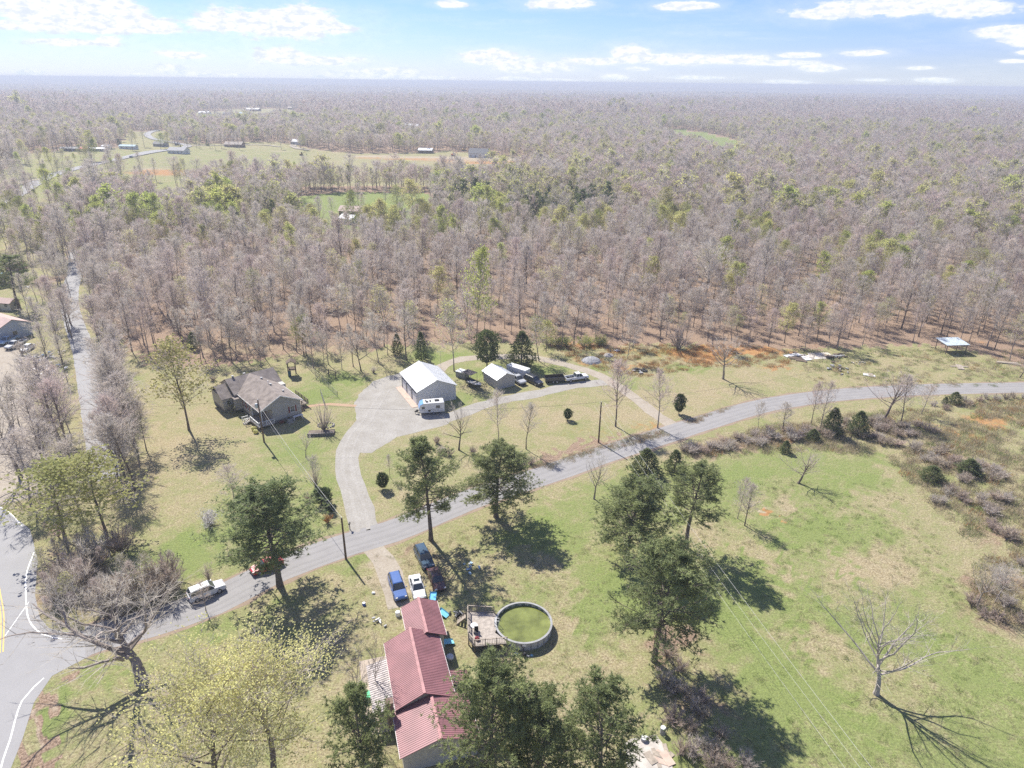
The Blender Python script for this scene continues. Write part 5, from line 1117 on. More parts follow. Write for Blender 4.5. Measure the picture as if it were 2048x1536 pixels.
# pool and deck
def pool():
    cx, cy, r = 1.8, 67.0, 3.55
    p = thing('round_pool', 'round above ground pool of murky green water', 'swimming pool', (cx, cy, 0)); n = 24; me = None
    for k in range(n):
        a0, a1 = 2 * math.pi * k / n, 2 * math.pi * (k + 1) / n
        q = MB(); vs = []
        for (rr, z) in ((r, 0), (r, 1.22), (r - .06, 1.22), (r - .06, 0)):
            vs += [(rr * math.cos(-math.pi / n + .012), rr * math.sin(-math.pi / n + .012), z), (rr * math.cos(math.pi / n - .012), rr * math.sin(math.pi / n - .012), z)]
        q.add(vs, [(0, 1, 3, 2), (2, 3, 5, 4), (4, 5, 7, 6), (0, 2, 4, 6), (1, 7, 5, 3)]); me = me or q.mesh('wall_panel', m_pvc)
        o = link_mesh('wall_panel', me, p); o.rotation_euler = (0, 0, (a0 + a1) / 2)
    post = None
    for k in range(n):
        q = MB(); q.box((r + .03, 0, .62), (.1, .12, 1.24)); post = post or q.mesh('upright', m_grey); o = link_mesh('upright', post, p); o.rotation_euler = (0, 0, 2 * math.pi * k / n)
    q = MB(); c = 48; prof = ((r + .14, 1.24), (r + .14, 1.30), (r - .12, 1.31), (r - .12, 1.24)); vs = [(a * math.cos(2 * math.pi * j / c), a * math.sin(2 * math.pi * j / c), z) for a, z in prof for j in range(c)]
    q.add(vs, [(i * c + j, i * c + (j + 1) % c, ((i + 1) % 4) * c + (j + 1) % c, ((i + 1) % 4) * c + j) for i in range(4) for j in range(c)]); q.build('top_rail', m_grey, p)
    q = MB(); vs = [((r - .07) * math.cos(2 * math.pi * j / c), (r - .07) * math.sin(2 * math.pi * j / c), z) for z in (1.24, .05) for j in range(c)]
    q.add(vs, [(j, c + j, c + (j + 1) % c, (j + 1) % c) for j in range(c)]); q.build('liner', mat('blue grey liner', (.20, .24, .24), .6), p)
    q = MB(); q.add([((r - .075) * math.cos(2 * math.pi * j / c), (r - .075) * math.sin(2 * math.pi * j / c), .88) for j in range(c)], [tuple(range(c))])
    mw = mat('green pool water', (0.175, 0.195, 0.055), 0.05, var=0.2, scale=0.7, bump=0.02, bscale=4, spec=0.5); q.build('water', mw, p)
    q = MB(); q.box((.05, -r + .0, 1.0), (.5, .25, .4)); q.build('skimmer', m_trim, p)
    pu = thing('pool_pump', 'dark pool filter pump lying by the pool foot', 'pump', (cx + .1, cy - r - .9, 0), .4); q = MB(); q.lathe([(.2, 0), (.24, .1), (.24, .45), (.12, .6)], (0, 0, 0), 10); q.build('tank', m_black, pu); q = MB(); q.tube([(.1, 0, .2), (.5, -.3, .12)], .12, 8); q.build('motor', m_grey, pu); q = MB(); q.tube([(0, .2, .4), (.1, .6, .7), (-.1, .95, .95)], .035, 6); q.build('hose', m_black, pu)
    for i, (x, y) in enumerate([(-.9, -r - .5), (-1.2, -r - .75), (.95, -r - .8)]):
        q = MB(); q.blob((0, 0, .1), (.22, .16, .12), i); o = q.build('litter_bag', m_ww if i < 2 else mat('light blue plastic', (.25, .45, .6), .5)); o.location = (cx + x, cy + y, 0); tag(o, ('white plastic bag on the ground below the pool, left one', 'white plastic bag on the ground below the pool, lower left one', 'pale blue plastic sheet right of the pool pump')[i], 'litter')
    d = thing('pool_deck', 'weathered wooden deck with railings on the left of the pool', 'deck', (0, 0, 0)); z = 1.15
    P = [(-5.5, 69.0), (-1.85, 68.7), (-1.55, 66.6), (-1.75, 65.2), (-.55, 64.1), (-.2, 63.5), (-4.2, 62.9), (-5.1, 64.2)]
    q = MB(); q.prism(P, z - .12, z - .03); q.build('deck_frame', m_woodd, d)
    q = MB(); xs = -5.4
    Pn = np.array(P)
    for k in range(38):
        y0 = 63.05 + k * .155; xs_ = []
        for i in range(len(P)):
            (xa, ya), (xb, yb) = P[i], P[(i + 1) % len(P)]
            if (ya > y0) != (yb > y0): xs_.append(xa + (xb - xa) * (y0 - ya) / (yb - ya))
        if len(xs_) >= 2: q.box(((min(xs_) + max(xs_)) / 2, y0, z), (max(xs_) - min(xs_), .135, .05))
    o = q.build('deck_boards', mat('pale deck boards', (.42, .37, .32), .85, var=.14, scale=2.5), d); o['kind'] = 'stuff'
    for x, y in ((-5.3, 68.8), (-2.0, 68.5), (-5.0, 64.3), (-4.2, 63.1), (-.4, 63.6), (-2.3, 63.3)): q = MB(); q.box((x, y, .55), (.13, .13, 1.1)); q.build('deck_post', m_woodd, d)
    rail(d, [(-2.0, 68.75), (-5.4, 68.98), (-5.02, 64.3)], z, .95, m_wood, 1.2); rail(d, [(-5.0, 64.2), (-4.18, 63.0), (-.25, 63.55)], z, .95, m_wood, 1.2)
    q = MB()
    for k in range(4): q.box((-5.75 - k * .28, 68.2, z - .18 - k * .27), (.28, .9, .05))
    q.beam((-5.6, 68.7, z), (-6.8, 68.7, 0), .05, .2); q.beam((-5.6, 67.7, z), (-6.8, 67.7, 0), .05, .2); q.build('stairs', m_wood, d)
    q = MB(); q.tube([(-1.9, 66.9, z), (-1.9, 66.9, z + .8), (-1.3, 66.9, z + .8), (-1.3, 66.9, z - .3)], .03, 6); q.tube([(-1.9, 66.4, z), (-1.9, 66.4, z + .8), (-1.3, 66.4, z + .8), (-1.3, 66.4, z - .3)], .03, 6); q.build('pool_ladder', m_trim, d)
    for x, y, lb, mm in [(-4.4, 65.7, 'pale glass topped table on the pool deck', m_ww), (-4.1, 65.0, 'dark chair on the pool deck beside the table', m_black), (-3.9, 64.0, 'patterned cushion heap on the deck by the railing', m_maroon)]:
        t_ = thing('patio_table' if 'table' in lb[:24] else 'deck_chair' if 'chair' in lb else 'cushion', lb, 'furniture', (x, y, z + .03))
        if 'glass' in lb: q = MB(); q.lathe([(.45, 0), (.45, .03)], (0, 0, .7), 14); q.build('tabletop', mm, t_); [ (lambda qq: qq.build('leg', m_grey, t_))(MB().tube([(math.cos(a) * .3, math.sin(a) * .3, 0), (math.cos(a) * .3, math.sin(a) * .3, .7)], .02, 5)) for a in (.5, 2.1, 3.6, 5.2)]
        elif 'chair' in lb:
            q = MB(); q.box((0, 0, .4), (.5, .5, .06)); q.build('seat', mm, t_); q = MB(); q.box((0, .25, .7), (.5, .05, .55)); q.build('backrest', mm, t_)
            for sx in (-.2, .2):
                for sy in (-.2, .2): q = MB(); q.box((sx, sy, .19), (.04, .04, .38)); q.build('leg', mm, t_)
        else: q = MB(); q.blob((0, 0, .2), (.35, .3, .25), 5); q.build('fabric', mm, t_)
pool()

# open shelter at right
def shelter():
    c = [Vector((*G(*p), 0)) for p in ((1880, 703), (1928, 705), (1912, 698.5), (1896, 698))]
    x, y = G(1900, 702); h = thing('open_shelter', 'open pole shelter with a pale sheet metal roof beyond the road at right', 'shelter', (x, y, 0), R(6)); hx, hy, zt = 3.0, 2.2, 2.5
    for sx in (-1, 0, 1):
        for sy in (-1, 1): q = MB(); q.box((sx * hx * .92, sy * hy * .9, zt / 2 + (.12 if sy > 0 else 0)), (.14, .14, zt + (.2 if sy > 0 else 0))); q.build('post', m_woodd, h)
    q = MB(); vs = [(-hx - .2, -hy - .2, zt + .05), (hx + .2, -hy - .2, zt + .05), (hx + .2, hy + .2, zt + .45), (-hx - .2, hy + .2, zt + .45)]; q.add(vs + [(a, b, c_ - .08) for a, b, c_ in vs], [(0, 1, 2, 3), (7, 6, 5, 4), (0, 4, 5, 1), (1, 5, 6, 2), (2, 6, 7, 3), (3, 7, 4, 0)])
    for k in range(14): q.beam((-hx - .1 + k * .47, -hy - .2, zt + .08), (-hx - .1 + k * .47, hy + .2, zt + .48), .05, .04)
    q.build('roof', mat('pale blue tin', (.50, .56, .60), .4), h); q = MB(); q.beam((-hx, -hy + .1, zt - .1), (hx, -hy + .1, zt - .1), .08, .18); q.beam((-hx, hy - .1, zt + .22), (hx, hy - .1, zt + .22), .08, .18); q.build('roof_beam', m_woodd, h)
shelter()

# other houses: gable boxes with doors and windows
m_hw = {k: mat('house wall ' + k, c, .75, var=.06) for k, c in dict(white=(.66, .66, .64), blue=(.40, .46, .52), cream=(.55, .50, .36), brick=(.30, .19, .15), tan=(.42, .36, .28), grey=(.34, .33, .33), brown=(.20, .15, .12)).items()}
m_rf = {k: mat('roof ' + k, c, .7, var=.08, scale=.8) for k, c in dict(grey=(.27, .27, .28), dark=(.12, .12, .13), white=(.74, .75, .76), rust=(.46, .33, .29), red=(.55, .07, .06), blue=(.25, .38, .48), brown=(.25, .20, .17), tin=(.48, .48, .48)).items()}
def simple_house(label, px, L, W, ze, zr, rz, wall, roof, nwin=3, name='house', cat='house', wing=None, scale=1.0):
    x, y = G(*px); h = thing(name, label, cat, (x, y, float(hgt(x, y)) - .05), R(rz))
    q = MB(); gable_wall(q, -W / 2, W / 2, -L / 2, L / 2, -.6, ze, zr); q.build('wall', m_hw[wall], h)
    q = MB(); slope_roof(q, -W / 2 - .4, W / 2 + .4, -L / 2 - .4, L / 2 + .4, ze - .12, zr + .12, th=.15); q.build('roof', m_rf[roof], h)
    if wing:
        wx, wl, ww, sd = wing; q = MB(); v = MB(); gable_wall(v, -ww / 2, ww / 2, 0, wl, -.6, ze, zr - .5); slope_roof(q, -ww / 2 - .3, ww / 2 + .3, 0, wl + .4, ze - .12, zr - .35, th=.15)
        for b, nm, mm in ((v, 'wing_wall', m_hw[wall]), (q, 'wing_roof', m_rf[roof])):
            o = b.build(nm, mm, h); o.rotation_euler = (0, 0, R(-90 * sd)); o.location = (0, wx, 0)
    for sx in (-1, 1):
        for k in range(nwin):
            yy = -L / 2 + L * (k + .5) / nwin
            if k == nwin // 2 and nwin > 1: q = MB(); q.box((sx * (W / 2 + .03), yy, 1.05), (.07, .95, 2.1)); q.build('door', m_hw['brown' if wall != 'brown' else 'white'], h)
            else: window(h, (sx * W / 2, yy, 1.7), (1.2, 1.1), 'x', sx, muntin=False)
    for sy in (-1, 1): window(h, (0, sy * L / 2, 1.7), (1.2, 1.2), 'y', sy, muntin=False)
    return h
simple_house('pale blue house with a square gable vent at the left edge by the parked trucks', (2,668), 15, 8.5, 3.6, 5.4, 62, 'blue', 'rust', 3)
simple_house('small cream shed with rusty roof and dark door above the blue house', (17,617), 5.5, 3.6, 2.5, 3.3, 80, 'cream', 'rust', 2, 'shed', 'shed')
simple_house('pink rusty roofed shed among trees at the upper left', (34,540), 5.5, 4, 2.8, 3.8, 80, 'brick', 'rust', 1, 'shed', 'shed')
simple_house('brown house with a blue edged roof at the left picture edge', (-8,570), 8, 7, 2.8, 4.4, 80, 'tan', 'blue', 2)
simple_house('long brick house with a pale roof behind the middle woods', (715,430), 17, 8, 2.8, 4.6, 84, 'brick', 'rust', 4)
simple_house('white roofed outbuilding below the brick house in the middle woods', (700,446), 8, 7, 2.8, 4.2, 60, 'white', 'white', 2, 'outbuilding', 'building')
simple_house('low pale roofed house showing through the trees at upper left', (340,408), 16, 8, 2.8, 4.4, 84, 'tan', 'tin', 3)
simple_house('white house with a hipped grey roof beside the curved highway', (358,307), 17, 9, 3.2, 5.6, 80, 'white', 'grey', 4, wing=(-3, 6, 6, 1))
simple_house('dark roofed house at the bend of the far highway', (322,293), 12, 8, 3, 5.2, 76, 'grey', 'dark', 3)
simple_house('grey roofed house beyond the far highway bend', (358,279), 17, 9, 3.2, 5.2, 86, 'white', 'grey', 4)
simple_house('brick ranch house in front of the far tree line', (470,294), 19, 9, 3, 5.4, 84, 'brick', 'brown', 5, wing=(4, 6, 7, 1))
simple_house('small white garage at the end of a concrete drive in the far field', (596,289), 11, 9, 3.6, 5.8, 82, 'white', 'white', 2, 'garage', 'garage')
simple_house('white roofed open barn at the building site', (852,306), 14, 9, 3.2, 4.8, 84, 'brown', 'white', 1, 'barn', 'barn')
simple_house('new white house with dark grey roof under construction', (958,314), 18, 12, 4, 8, 80, 'white', 'dark', 4, wing=(-2, 9, 9, 1))
simple_house('blue white trailer home at the far left field', (258,298), 16, 6, 3, 4, 84, 'white', 'blue', 3, 'mobile_home', 'mobile home')
simple_house('white roofed shed left of the trailer home', (197,302), 16, 6, 2.4, 3.2, 88, 'grey', 'white', 2, 'shed', 'shed')
simple_house('dark long barn with a red end at the far left', (150,302), 24, 7, 2.6, 3.6, 88, 'brown', 'dark', 3, 'barn', 'barn')
simple_house('small red roofed shed between the dark barn and white shed', (170,303), 7, 6, 2.6, 3.8, 88, 'brick', 'red', 1, 'shed', 'shed')
simple_house('white shed behind the trailer home on the far field', (214,298), 7, 5, 2.8, 3.8, 88, 'grey', 'white', 1, 'shed', 'shed')
for i, (px, L, rf, wl, lb) in enumerate([((410,229),22,'white','white','pale house leftmost in the distant hamlet'),((432,237),24,'grey','white','grey roofed house low in the distant hamlet'),((455,231),16,'dark','grey','dark roofed house in the middle of the distant hamlet'),((490,231),20,'blue','white','blue roofed house at the right of the distant hamlet'),
        ((507,222),30,'white','brick','long white roofed building above the distant hamlet'),((528,246),18,'white','white','white roof at the right end of the distant hamlet'),((815,257),34,'white','white','white house in a gap of the distant woods'),((725,266),18,'white','white','white roof deep in the distant woods'),
        ((1728,209),60,'white','white','long white building far off on the right'),((1190,196),50,'white','white','tiny white building far away in the centre'),((590,219),30,'tan','brick','reddish house far off right of the hamlet')]):
    simple_house(lb, px, L, L * .5, 4, 6.5, 85, wl, rf if rf in m_rf else 'brown', 2)
# ------------------------------------------------------------------ vehicles
m_tyre = mat('tyre rubber', (.022, .022, .023), .85, var=.1); m_rim = mat('alloy rim', (.45, .45, .46), .35, metal=.6, var=.05)
m_lampw = mat('headlamp glass', (.65, .65, .62), .2, var=.05); m_lampr = mat('red lamp', (.45, .02, .02), .3, var=.05); m_cglass = mat('tinted car glass', (.03, .04, .05), .06, var=.05, spec=.9)
def paint(n, c): return mat('car paint ' + n, c, .3, var=.04, scale=1, spec=.5, coat=.6)
def loft(mb, st):
    """stations (x, z bottom, z top, half width bottom, half width top)"""
    vs = []
    for x, z0, z1, w0, w1 in st: vs += [(x, -w0, z0), (x, -w0 * 1.02, z0 + (z1 - z0) * .5), (x, -w1, z1), (x, w1, z1), (x, w0 * 1.02, z0 + (z1 - z0) * .5), (x, w0, z0)]
    n = len(st); fs = [tuple(range(6))[::-1], tuple((n - 1) * 6 + k for k in range(6))]
    fs += [(i * 6 + k, (i + 1) * 6 + k, (i + 1) * 6 + (k + 1) % 6, i * 6 + (k + 1) % 6) for i in range(n - 1) for k in range(6)]
    mb.add(vs, fs)
def wheels(t, xs, w, r, wd=.24):
    tm = rm = None
    for x in xs:
        for s in (-1, 1):
            if tm is None:
                q = MB(); q.tube([(0, -wd / 2, 0), (0, -wd / 2 + .03, 0), (0, wd / 2 - .03, 0), (0, wd / 2, 0)], [r * .88, r, r, r * .88], 16); tm = q.mesh('wheel', m_tyre)
                q = MB(); q.tube([(0, -wd / 2 - .015, 0), (0, wd / 2 + .015, 0)], r * .6, 10); rm = q.mesh('rim', m_rim)
            o = link_mesh('wheel', tm, t); o.location = (x, s * w, r); link_mesh('rim', rm, o)
def cabin(t, col, z0, pts, w0, w1, nm='windows'):
    """pts = (x back foot, x back top, x front top, x front foot), z top as fifth"""
    a, b, c, d, zt = pts; g = MB(); vs = [(a, -w0, z0), (d, -w0, z0), (d, w0, z0), (a, w0, z0), (b, -w1, zt), (c, -w1, zt), (c, w1, zt), (b, w1, zt)]
    g.add(vs, [(0, 1, 5, 4), (1, 2, 6, 5), (2, 3, 7, 6), (3, 0, 4, 7), (4, 5, 6, 7)]); g.build(nm, m_cglass, t)
    r = MB(); r.add([(b - .03, -w1 - .02, zt), (c + .02, -w1 - .02, zt), (c + .02, w1 + .02, zt), (b - .03, w1 + .02, zt), (b + .06, -w1 + .08, zt + .06), (c - .1, -w1 + .08, zt + .06), (c - .1, w1 - .08, zt + .06), (b + .06, w1 - .08, zt + .06)], [(3, 2, 1, 0), (0, 1, 5, 4), (1, 2, 6, 5), (2, 3, 7, 6), (3, 0, 4, 7), (4, 5, 6, 7)])
    for s in (-1, 1):
        r.beam((a, s * w0, z0), (b, s * w1, zt), .09); r.beam((d, s * w0, z0), (c, s * w1, zt), .08)
        mx_ = (b + c) / 2; r.beam((mx_, s * (w0 + .005), z0), (mx_, s * (w1 + .005), zt), .09)
    r.build('roof', col, t)
def car(label, cat, a, b, col, kind='sedan', L=None, name=None, group=None):
    """a, b: photo pixels of the ground under the tail and under the nose"""
    A, B = Vector((*G(*a), 0)), Vector((*G(*b), 0)); c = (A + B) / 2; ang = math.atan2(B.y - A.y, B.x - A.x)
    L = L or {'sedan': 4.8, 'suv': 4.9, 'pickup': 5.7}[kind]; t = thing(name or {'sedan': 'parked_car', 'suv': 'parked_suv', 'pickup': 'pickup_truck'}[kind], label, cat, (c.x, c.y, float(hgt(c.x, c.y)) + .02), ang, group)
    h = L / 2; bd = MB()
    if kind == 'sedan':
        loft(bd, [(-h, .38, .78, .72, .66), (-h + .12, .28, .92, .86, .76), (-h + .9, .24, .98, .90, .80), (-.9, .24, .94, .90, .82), (.7, .24, .93, .90, .82), (h - 1.15, .24, .90, .90, .80), (h - .2, .28, .72, .84, .70), (h, .38, .6, .68, .6)])
        cabin(t, col, .92, (-1.55, -.95, .35, 1.05, 1.42), .80, .60); wx = (-h + .95, h - .9); r = .32; w = .80
    elif kind == 'suv':
        loft(bd, [(-h, .45, 1.0, .84, .8), (-h + .1, .34, 1.08, .90, .84), (-.9, .32, 1.08, .93, .86), (.8, .32, 1.06, .93, .86), (h - 1.2, .32, 1.03, .93, .84), (h - .2, .36, .92, .88, .76), (h, .46, .78, .76, .68)])
        cabin(t, col, 1.06, (-h + .1, -h + .4, .45, 1.1, 1.68), .84, .66); wx = (-h + .95, h - .95); r = .37; w = .82
        q = MB(); [q.tube([(-h + .6, s * .62, 1.8), (.3, s * .62, 1.8)], .02, 5) for s in (-1, 1)]; q.build('roof_rail', m_black, t)
    else:
        loft(bd, [(-.35, .5, 1.12, .93, .88), (1.1, .5, 1.1, .93, .88), (h - .9, .5, 1.08, .93, .84), (h - .15, .52, .98, .9, .78), (h, .6, .88, .8, .72)])
        for s in (-1, 1): bd.box(((-h - .35) / 2, s * .86, .85), (h - .35, .12, .56))
        bd.box((-h + .04, 0, .85), (.09, 1.7, .56)); bd.box(((-h - .35) / 2, 0, .56), (h - .35, 1.7, .08))
        q = MB(); q.box(((-h - .35) / 2, 0, .615), (h - .5, 1.56, .03)); q.build('bed_liner', m_black, t)
        cabin(t, col, 1.1, (-.4, -.25, .85, 1.4, 1.78), .85, .68); wx = (-h + 1.0, h - .95); r = .4; w = .84
    bd.build('body', col, t); wheels(t, wx, w, r)
    for s in (-1, 1):
        q = MB(); q.box((h - .12, s * .62, .66 if kind == 'sedan' else .82), (.16, .3, .14)); q.build('headlight', m_lampw, t)
        q = MB(); q.box((-h + .06, s * .7, .75 if kind == 'sedan' else .88), (.12, .22, .16 if kind == 'sedan' else .3)); q.build('taillight', m_lampr, t)
        q = MB(); q.box((.95 if kind != 'sedan' else .8, s * 1.02, 1.05 if kind == 'sedan' else 1.2), (.12, .16, .12)); q.build('mirror', col, t)
    q = MB(); q.box((h + .0, 0, .42), (.1, 1.5, .16)); q.build('bumper', m_black, t)
    return t, h
c_blue, c_white, c_mar, c_navy, c_red = paint('blue', (.035, .10, .30)), paint('white', (.72, .72, .71)), paint('dark maroon', (.085, .035, .035)), paint('navy', (.02, .06, .11)), paint('red', (.50, .02, .03))
c_blk, c_slv, c_ltb = paint('black', (.018, .02, .022)), paint('silver grey', (.42, .43, .44)), paint('light blue', (.30, .45, .60))
car('bright blue SUV parked on the gravel drive left of the white sedan', 'car', (788,1158), (804,1206), c_blue, 'suv', 5.0)
t, _ = car('white sedan with dark sunroof parked against the red roofed house', 'car', (829,1160), (841,1202), c_white, 'sedan', 4.7); q = MB(); q.box((-.35, 0, 1.5), (.5, .8, .03)); q.build('sunroof', m_cglass, t)
car('dark maroon sedan with faded bonnet parked right of the white sedan', 'car', (866,1147), (881,1184), c_mar, 'sedan', 4.6)
car('dark blue car parked in the pine shade behind the maroon sedan', 'car', (838,1102), (860,1143), c_navy, 'suv', 4.9)
car('red car driving on the county road under the broad pine', 'car', (560,1126), (508,1147), c_red, 'sedan', 4.5, 'moving_car')
car('white SUV with a black roof rack driving on the county road', 'car', (388,1199), (440,1178), paint('pale silver', (.55, .56, .57)), 'suv', 4.7, 'moving_car')
car('white crew cab pickup parked with its nose to the right beside the dump trailer', 'pickup', (1133,763), (1172,757), c_white, 'pickup', 5.8)
car('black SUV parked between the grey pickup and the dump trailer', 'car', (1055,760), (1080,772), c_blk, 'suv', 5.1)
car('grey pickup parked nose forward beside the small shed', 'pickup', (1022,757), (1045,770), c_slv, 'pickup', 5.6)
car('light blue pickup parked at the left edge', 'pickup', (34,678), (2,692), c_ltb, 'pickup', 5.6)
car('pale grey pickup parked right of the light blue one', 'pickup', (48,688), (18,700), c_slv, 'pickup', 5.6)
car('white small car behind the pale grey pickup', 'car', (66,694), (46,706), c_white, 'sedan', 4.3)
car('silver car driving on the far highway, nearest the white house', 'car', (258,317), (268,314), c_slv, 'suv', 5.2, 'moving_car')
car('white van on the far highway at left, upper one', 'car', (100,354), (108,350), c_white, 'suv', 5.4, 'moving_car')
car('white car on the far highway at left, lower one', 'car', (84,364), (92,361), c_white, 'sedan', 5.0, 'moving_car')
car('dark car on the far lane beyond the bend', 'car', (350,290), (358,290), c_blk, 'sedan', 5.0, 'moving_car')

def place(label, cat, name, a, b):
    A, B = Vector((*G(*a), 0)), Vector((*G(*b), 0)); c = (A + B) / 2
    return thing(name, label, cat, (c.x, c.y, float(hgt(c.x, c.y)) + .02), math.atan2(B.y - A.y, B.x - A.x))
# travel trailer
t = place('white travel trailer with a blue front and two side windows beside the garage', 'camper', 'travel_trailer', (886,823), (840,827)); h = 2.65
t.rotation_euler[2] = math.pi + R(12)
q = MB(); prof = [(-h, .55), (-h, 2.55), (-h + .15, 2.68), (h - 1.0, 2.68), (h - .35, 2.35), (h, 1.5), (h - .1, .95), (h - .35, .55)]; n = len(prof)
vs = [(x, -1.1, z) for x, z in prof] + [(x, 1.1, z) for x, z in prof]; q.add(vs, [tuple(range(n)), tuple(range(n, 2 * n))[::-1]] + [(i, n + i, n + (i + 1) % n, (i + 1) % n) for i in range(n)]); q.build('shell', c_white, t)
q = MB(); m_bl = paint('sky blue', (.12, .30, .60))
for (x0, z0), (x1, z1) in zip(prof[3:6], prof[4:7]): q.beam((x0 + .02, 0, z0 + .02), (x1 + .02, 0, z1 + .02), 2.16, .03)
q.build('front_cap', m_bl, t)
for s in (-1, 1):
    for x, z, ww, hh in ((-1.3, 1.75, .85, .6), (1.75, 1.7, .6, .5)): q = MB(); q.box((x, s * 1.105, z), (ww, .03, hh)); q.build('window', m_cglass, t)
    q = MB(); q.box((.5, s * 1.105, .95), (.55, .03, .35)); q.build('hatch', m_black, t); q = MB(); q.box((-.9, s * 1.11, 1.25), (2.8, .02, .05)); q.build('stripe', m_grey, t)
for x, y, a, b, cc in ((-1.2, 0, .95, .7, m_black), (.2, .1, .35, .35, m_black), (1.1, -.3, .3, .3, m_grey), (.9, .45, .6, .2, m_black)): q = MB(); q.box((x, y, 2.78), (a, b, .2)); q.build('roof_unit', cc, t)
wheels(t, (-.35,), 1.0, .34); q = MB(); q.beam((h - .3, .7, .5), (h + .9, 0, .5), .08, .12); q.beam((h - .3, -.7, .5), (h + .9, 0, .5), .08, .12); q.tube([(h + .75, 0, 0), (h + .75, 0, .8)], .05, 6); q.box((h + .35, 0, .72), (.4, .4, .35)); q.build('hitch', m_black, t)
# dump trailer
t = place('black steel dump trailer between the black SUV and the white pickup', 'trailer', 'dump_trailer', (1092,764), (1124,762)); q = MB()
for s in (-1, 1): q.box((0, s * 1.05, 1.0), (4.6, .06, .75)); [q.box((-2.1 + k * .6, s * 1.1, 1.0), (.07, .06, .75)) for k in range(8)]
q.box((-2.3, 0, 1.0), (.06, 2.1, .75)); q.box((2.3, 0, 1.0), (.06, 2.1, .75)); q.box((0, 0, .62), (4.6, 2.1, .06)); q.build('box', c_blk, t)
q = MB(); q.box((0, 0, .67), (4.4, 1.95, .04)); q.build('box_floor', mat('rusty floor', (.16, .12, .10), .9), t)
wheels(t, (-.45, .45), 1.1, .34); q = MB(); q.beam((2.3, .6, .5), (3.5, 0, .5), .1); q.beam((2.3, -.6, .5), (3.5, 0, .5), .1); q.build('hitch', m_black, t)
# enclosed white trailer behind the grey pickup
t = place('long low white enclosed trailer behind the grey pickup', 'trailer', 'cargo_trailer', (1021,746), (1052,756)); q = MB(); q.box((0, 0, 1.35), (5.6, 2.0, 1.7)); q.build('box', c_white, t); q = MB(); q.box((0, 0, 2.23), (5.65, 2.05, .06)); q.build('roof', m_wmetal, t); wheels(t, (-.6, .3), 1.0, .34); q = MB(); q.beam((2.8, 0, .5), (3.7, 0, .5), .1); q.build('hitch', m_black, t)
# boat on its trailer, under a dark cover
t = place('small dark fishing boat with pale bow on a trailer beside the garage', 'boat', 'fishing_boat', (930,764), (966,783)); q = MB()
st = [(-2.4, .55, 1.15, .6, .95), (-1, .5, 1.15, .65, 1.05), (.8, .5, 1.2, .6, 1.0), (1.9, .6, 1.28, .35, .65), (2.7, .85, 1.38, .06, .12)]
vs = [p for x, z0, z1, w0, w1 in st for p in ((x, -w1, z1), (x, -w0, z0), (x, w0, z0), (x, w1, z1))]; q.add(vs, [(0, 1, 2, 3)] + [(i * 4 + k, (i + 1) * 4 + k, (i + 1) * 4 + k + 1, i * 4 + k + 1) for i in range(4) for k in range(3)]); q.build('hull', mat('dark green hull', (.045, .055, .05), .4), t)
q = MB(); vs = [(x, s * w1 * .97, z1 - .03) for x, z0, z1, w0, w1 in st[2:] for s in (-1, 1)]; q.add(vs, [(0, 2, 3, 1), (2, 4, 5, 3)]); q.build('bow_deck', m_swall, t)
q = MB(); q.box((-.8, 0, .75), (3.0, 1.5, .06)); q.build('boat_floor', m_grey, t)
for x in (-.2, .9): q = MB(); q.box((x, 0, 1.0), (.35, 1.5, .1)); q.build('bench', m_swall, t)
q = MB(); q.box((-2.6, 0, 1.3), (.35, .3, .5)); q.box((-2.7, 0, .7), (.15, .15, .8)); q.build('outboard_motor', m_black, t)
q = MB()
for s in (-1, 1): q.beam((-2.2, s * .6, .42), (2.2, s * .15, .42), .08)
q.beam((2.2, 0, .42), (3.4, 0, .42), .08); q.build('boat_trailer', m_grey, t); wheels(t, (-.7,), .95, .3)
t = place('dark flat canopy on posts over stored goods behind the fishing boat', 'canopy', 'canopy', (926,756), (952,765)); q = MB(); q.box((0, 0, 2.0), (3.0, 2.4, .08)); q.build('canopy_top', mat('faded black tarp', (.10, .085, .085), .8), t)
for sx in (-1, 1):
    for sy in (-1, 1): q = MB(); q.box((sx * 1.4, sy * 1.1, 1.0), (.06, .06, 2.0)); q.build('post', m_grey, t)
t = place('grey slatted crate wall and white topped box behind the canopy', 'box', 'storage_box', (912,750), (938,757)); q = MB(); q.box((0, 0, .7), (2.6, 1.8, 1.4)); q.build('case', m_grey, t); q = MB(); q.box((0, 0, 1.44), (2.8, 2.0, .08)); q.build('lid', m_wmetal, t)

# diggers far off
def digger(label, a, b, col, name, tracked=True):
    t = place(label, 'machine', name, a, b); mc = mat('machine ' + col, {'yellow': (.50, .32, .06), 'orange': (.62, .16, .04)}[col], .5)
    for s in (-1, 1): q = MB(); q.prism([(-2.2, -.35), (-1.9, -.45), (1.9, -.45), (2.2, -.35), (2.2, .2), (1.9, .35), (-1.9, .35), (-2.2, .2)], 0, .1); q = MB(); q.tube([(-1.8, s * 1.1, .5), (1.8, s * 1.1, .5)], .5, 8); q.build('track', m_tyre, t)
    q = MB(); q.box((-.4, 0, 1.5), (3.0, 2.2, 1.0)); q.build('body', mc, t); q = MB(); q.box((.4, .4, 2.5), (1.3, 1.1, 1.3)); q.build('cab', m_cglass, t)
    q = MB(); q.beam((1.0, -.3, 1.6), (3.4, -.3, 3.6), .35); q.beam((3.4, -.3, 3.6), (4.8, -.3, 1.4), .28); q.build('boom', mc, t); q = MB(); q.box((4.8, -.3, 1.0), (.8, .9, .8)); q.build('bucket', m_grey, t)
digger('yellow crawler machine standing in the far field', (594,311), (612,311), 'yellow', 'crawler_machine')
digger('orange excavator at the building site beside the new house', (900,312), (912,312), 'orange', 'excavator')
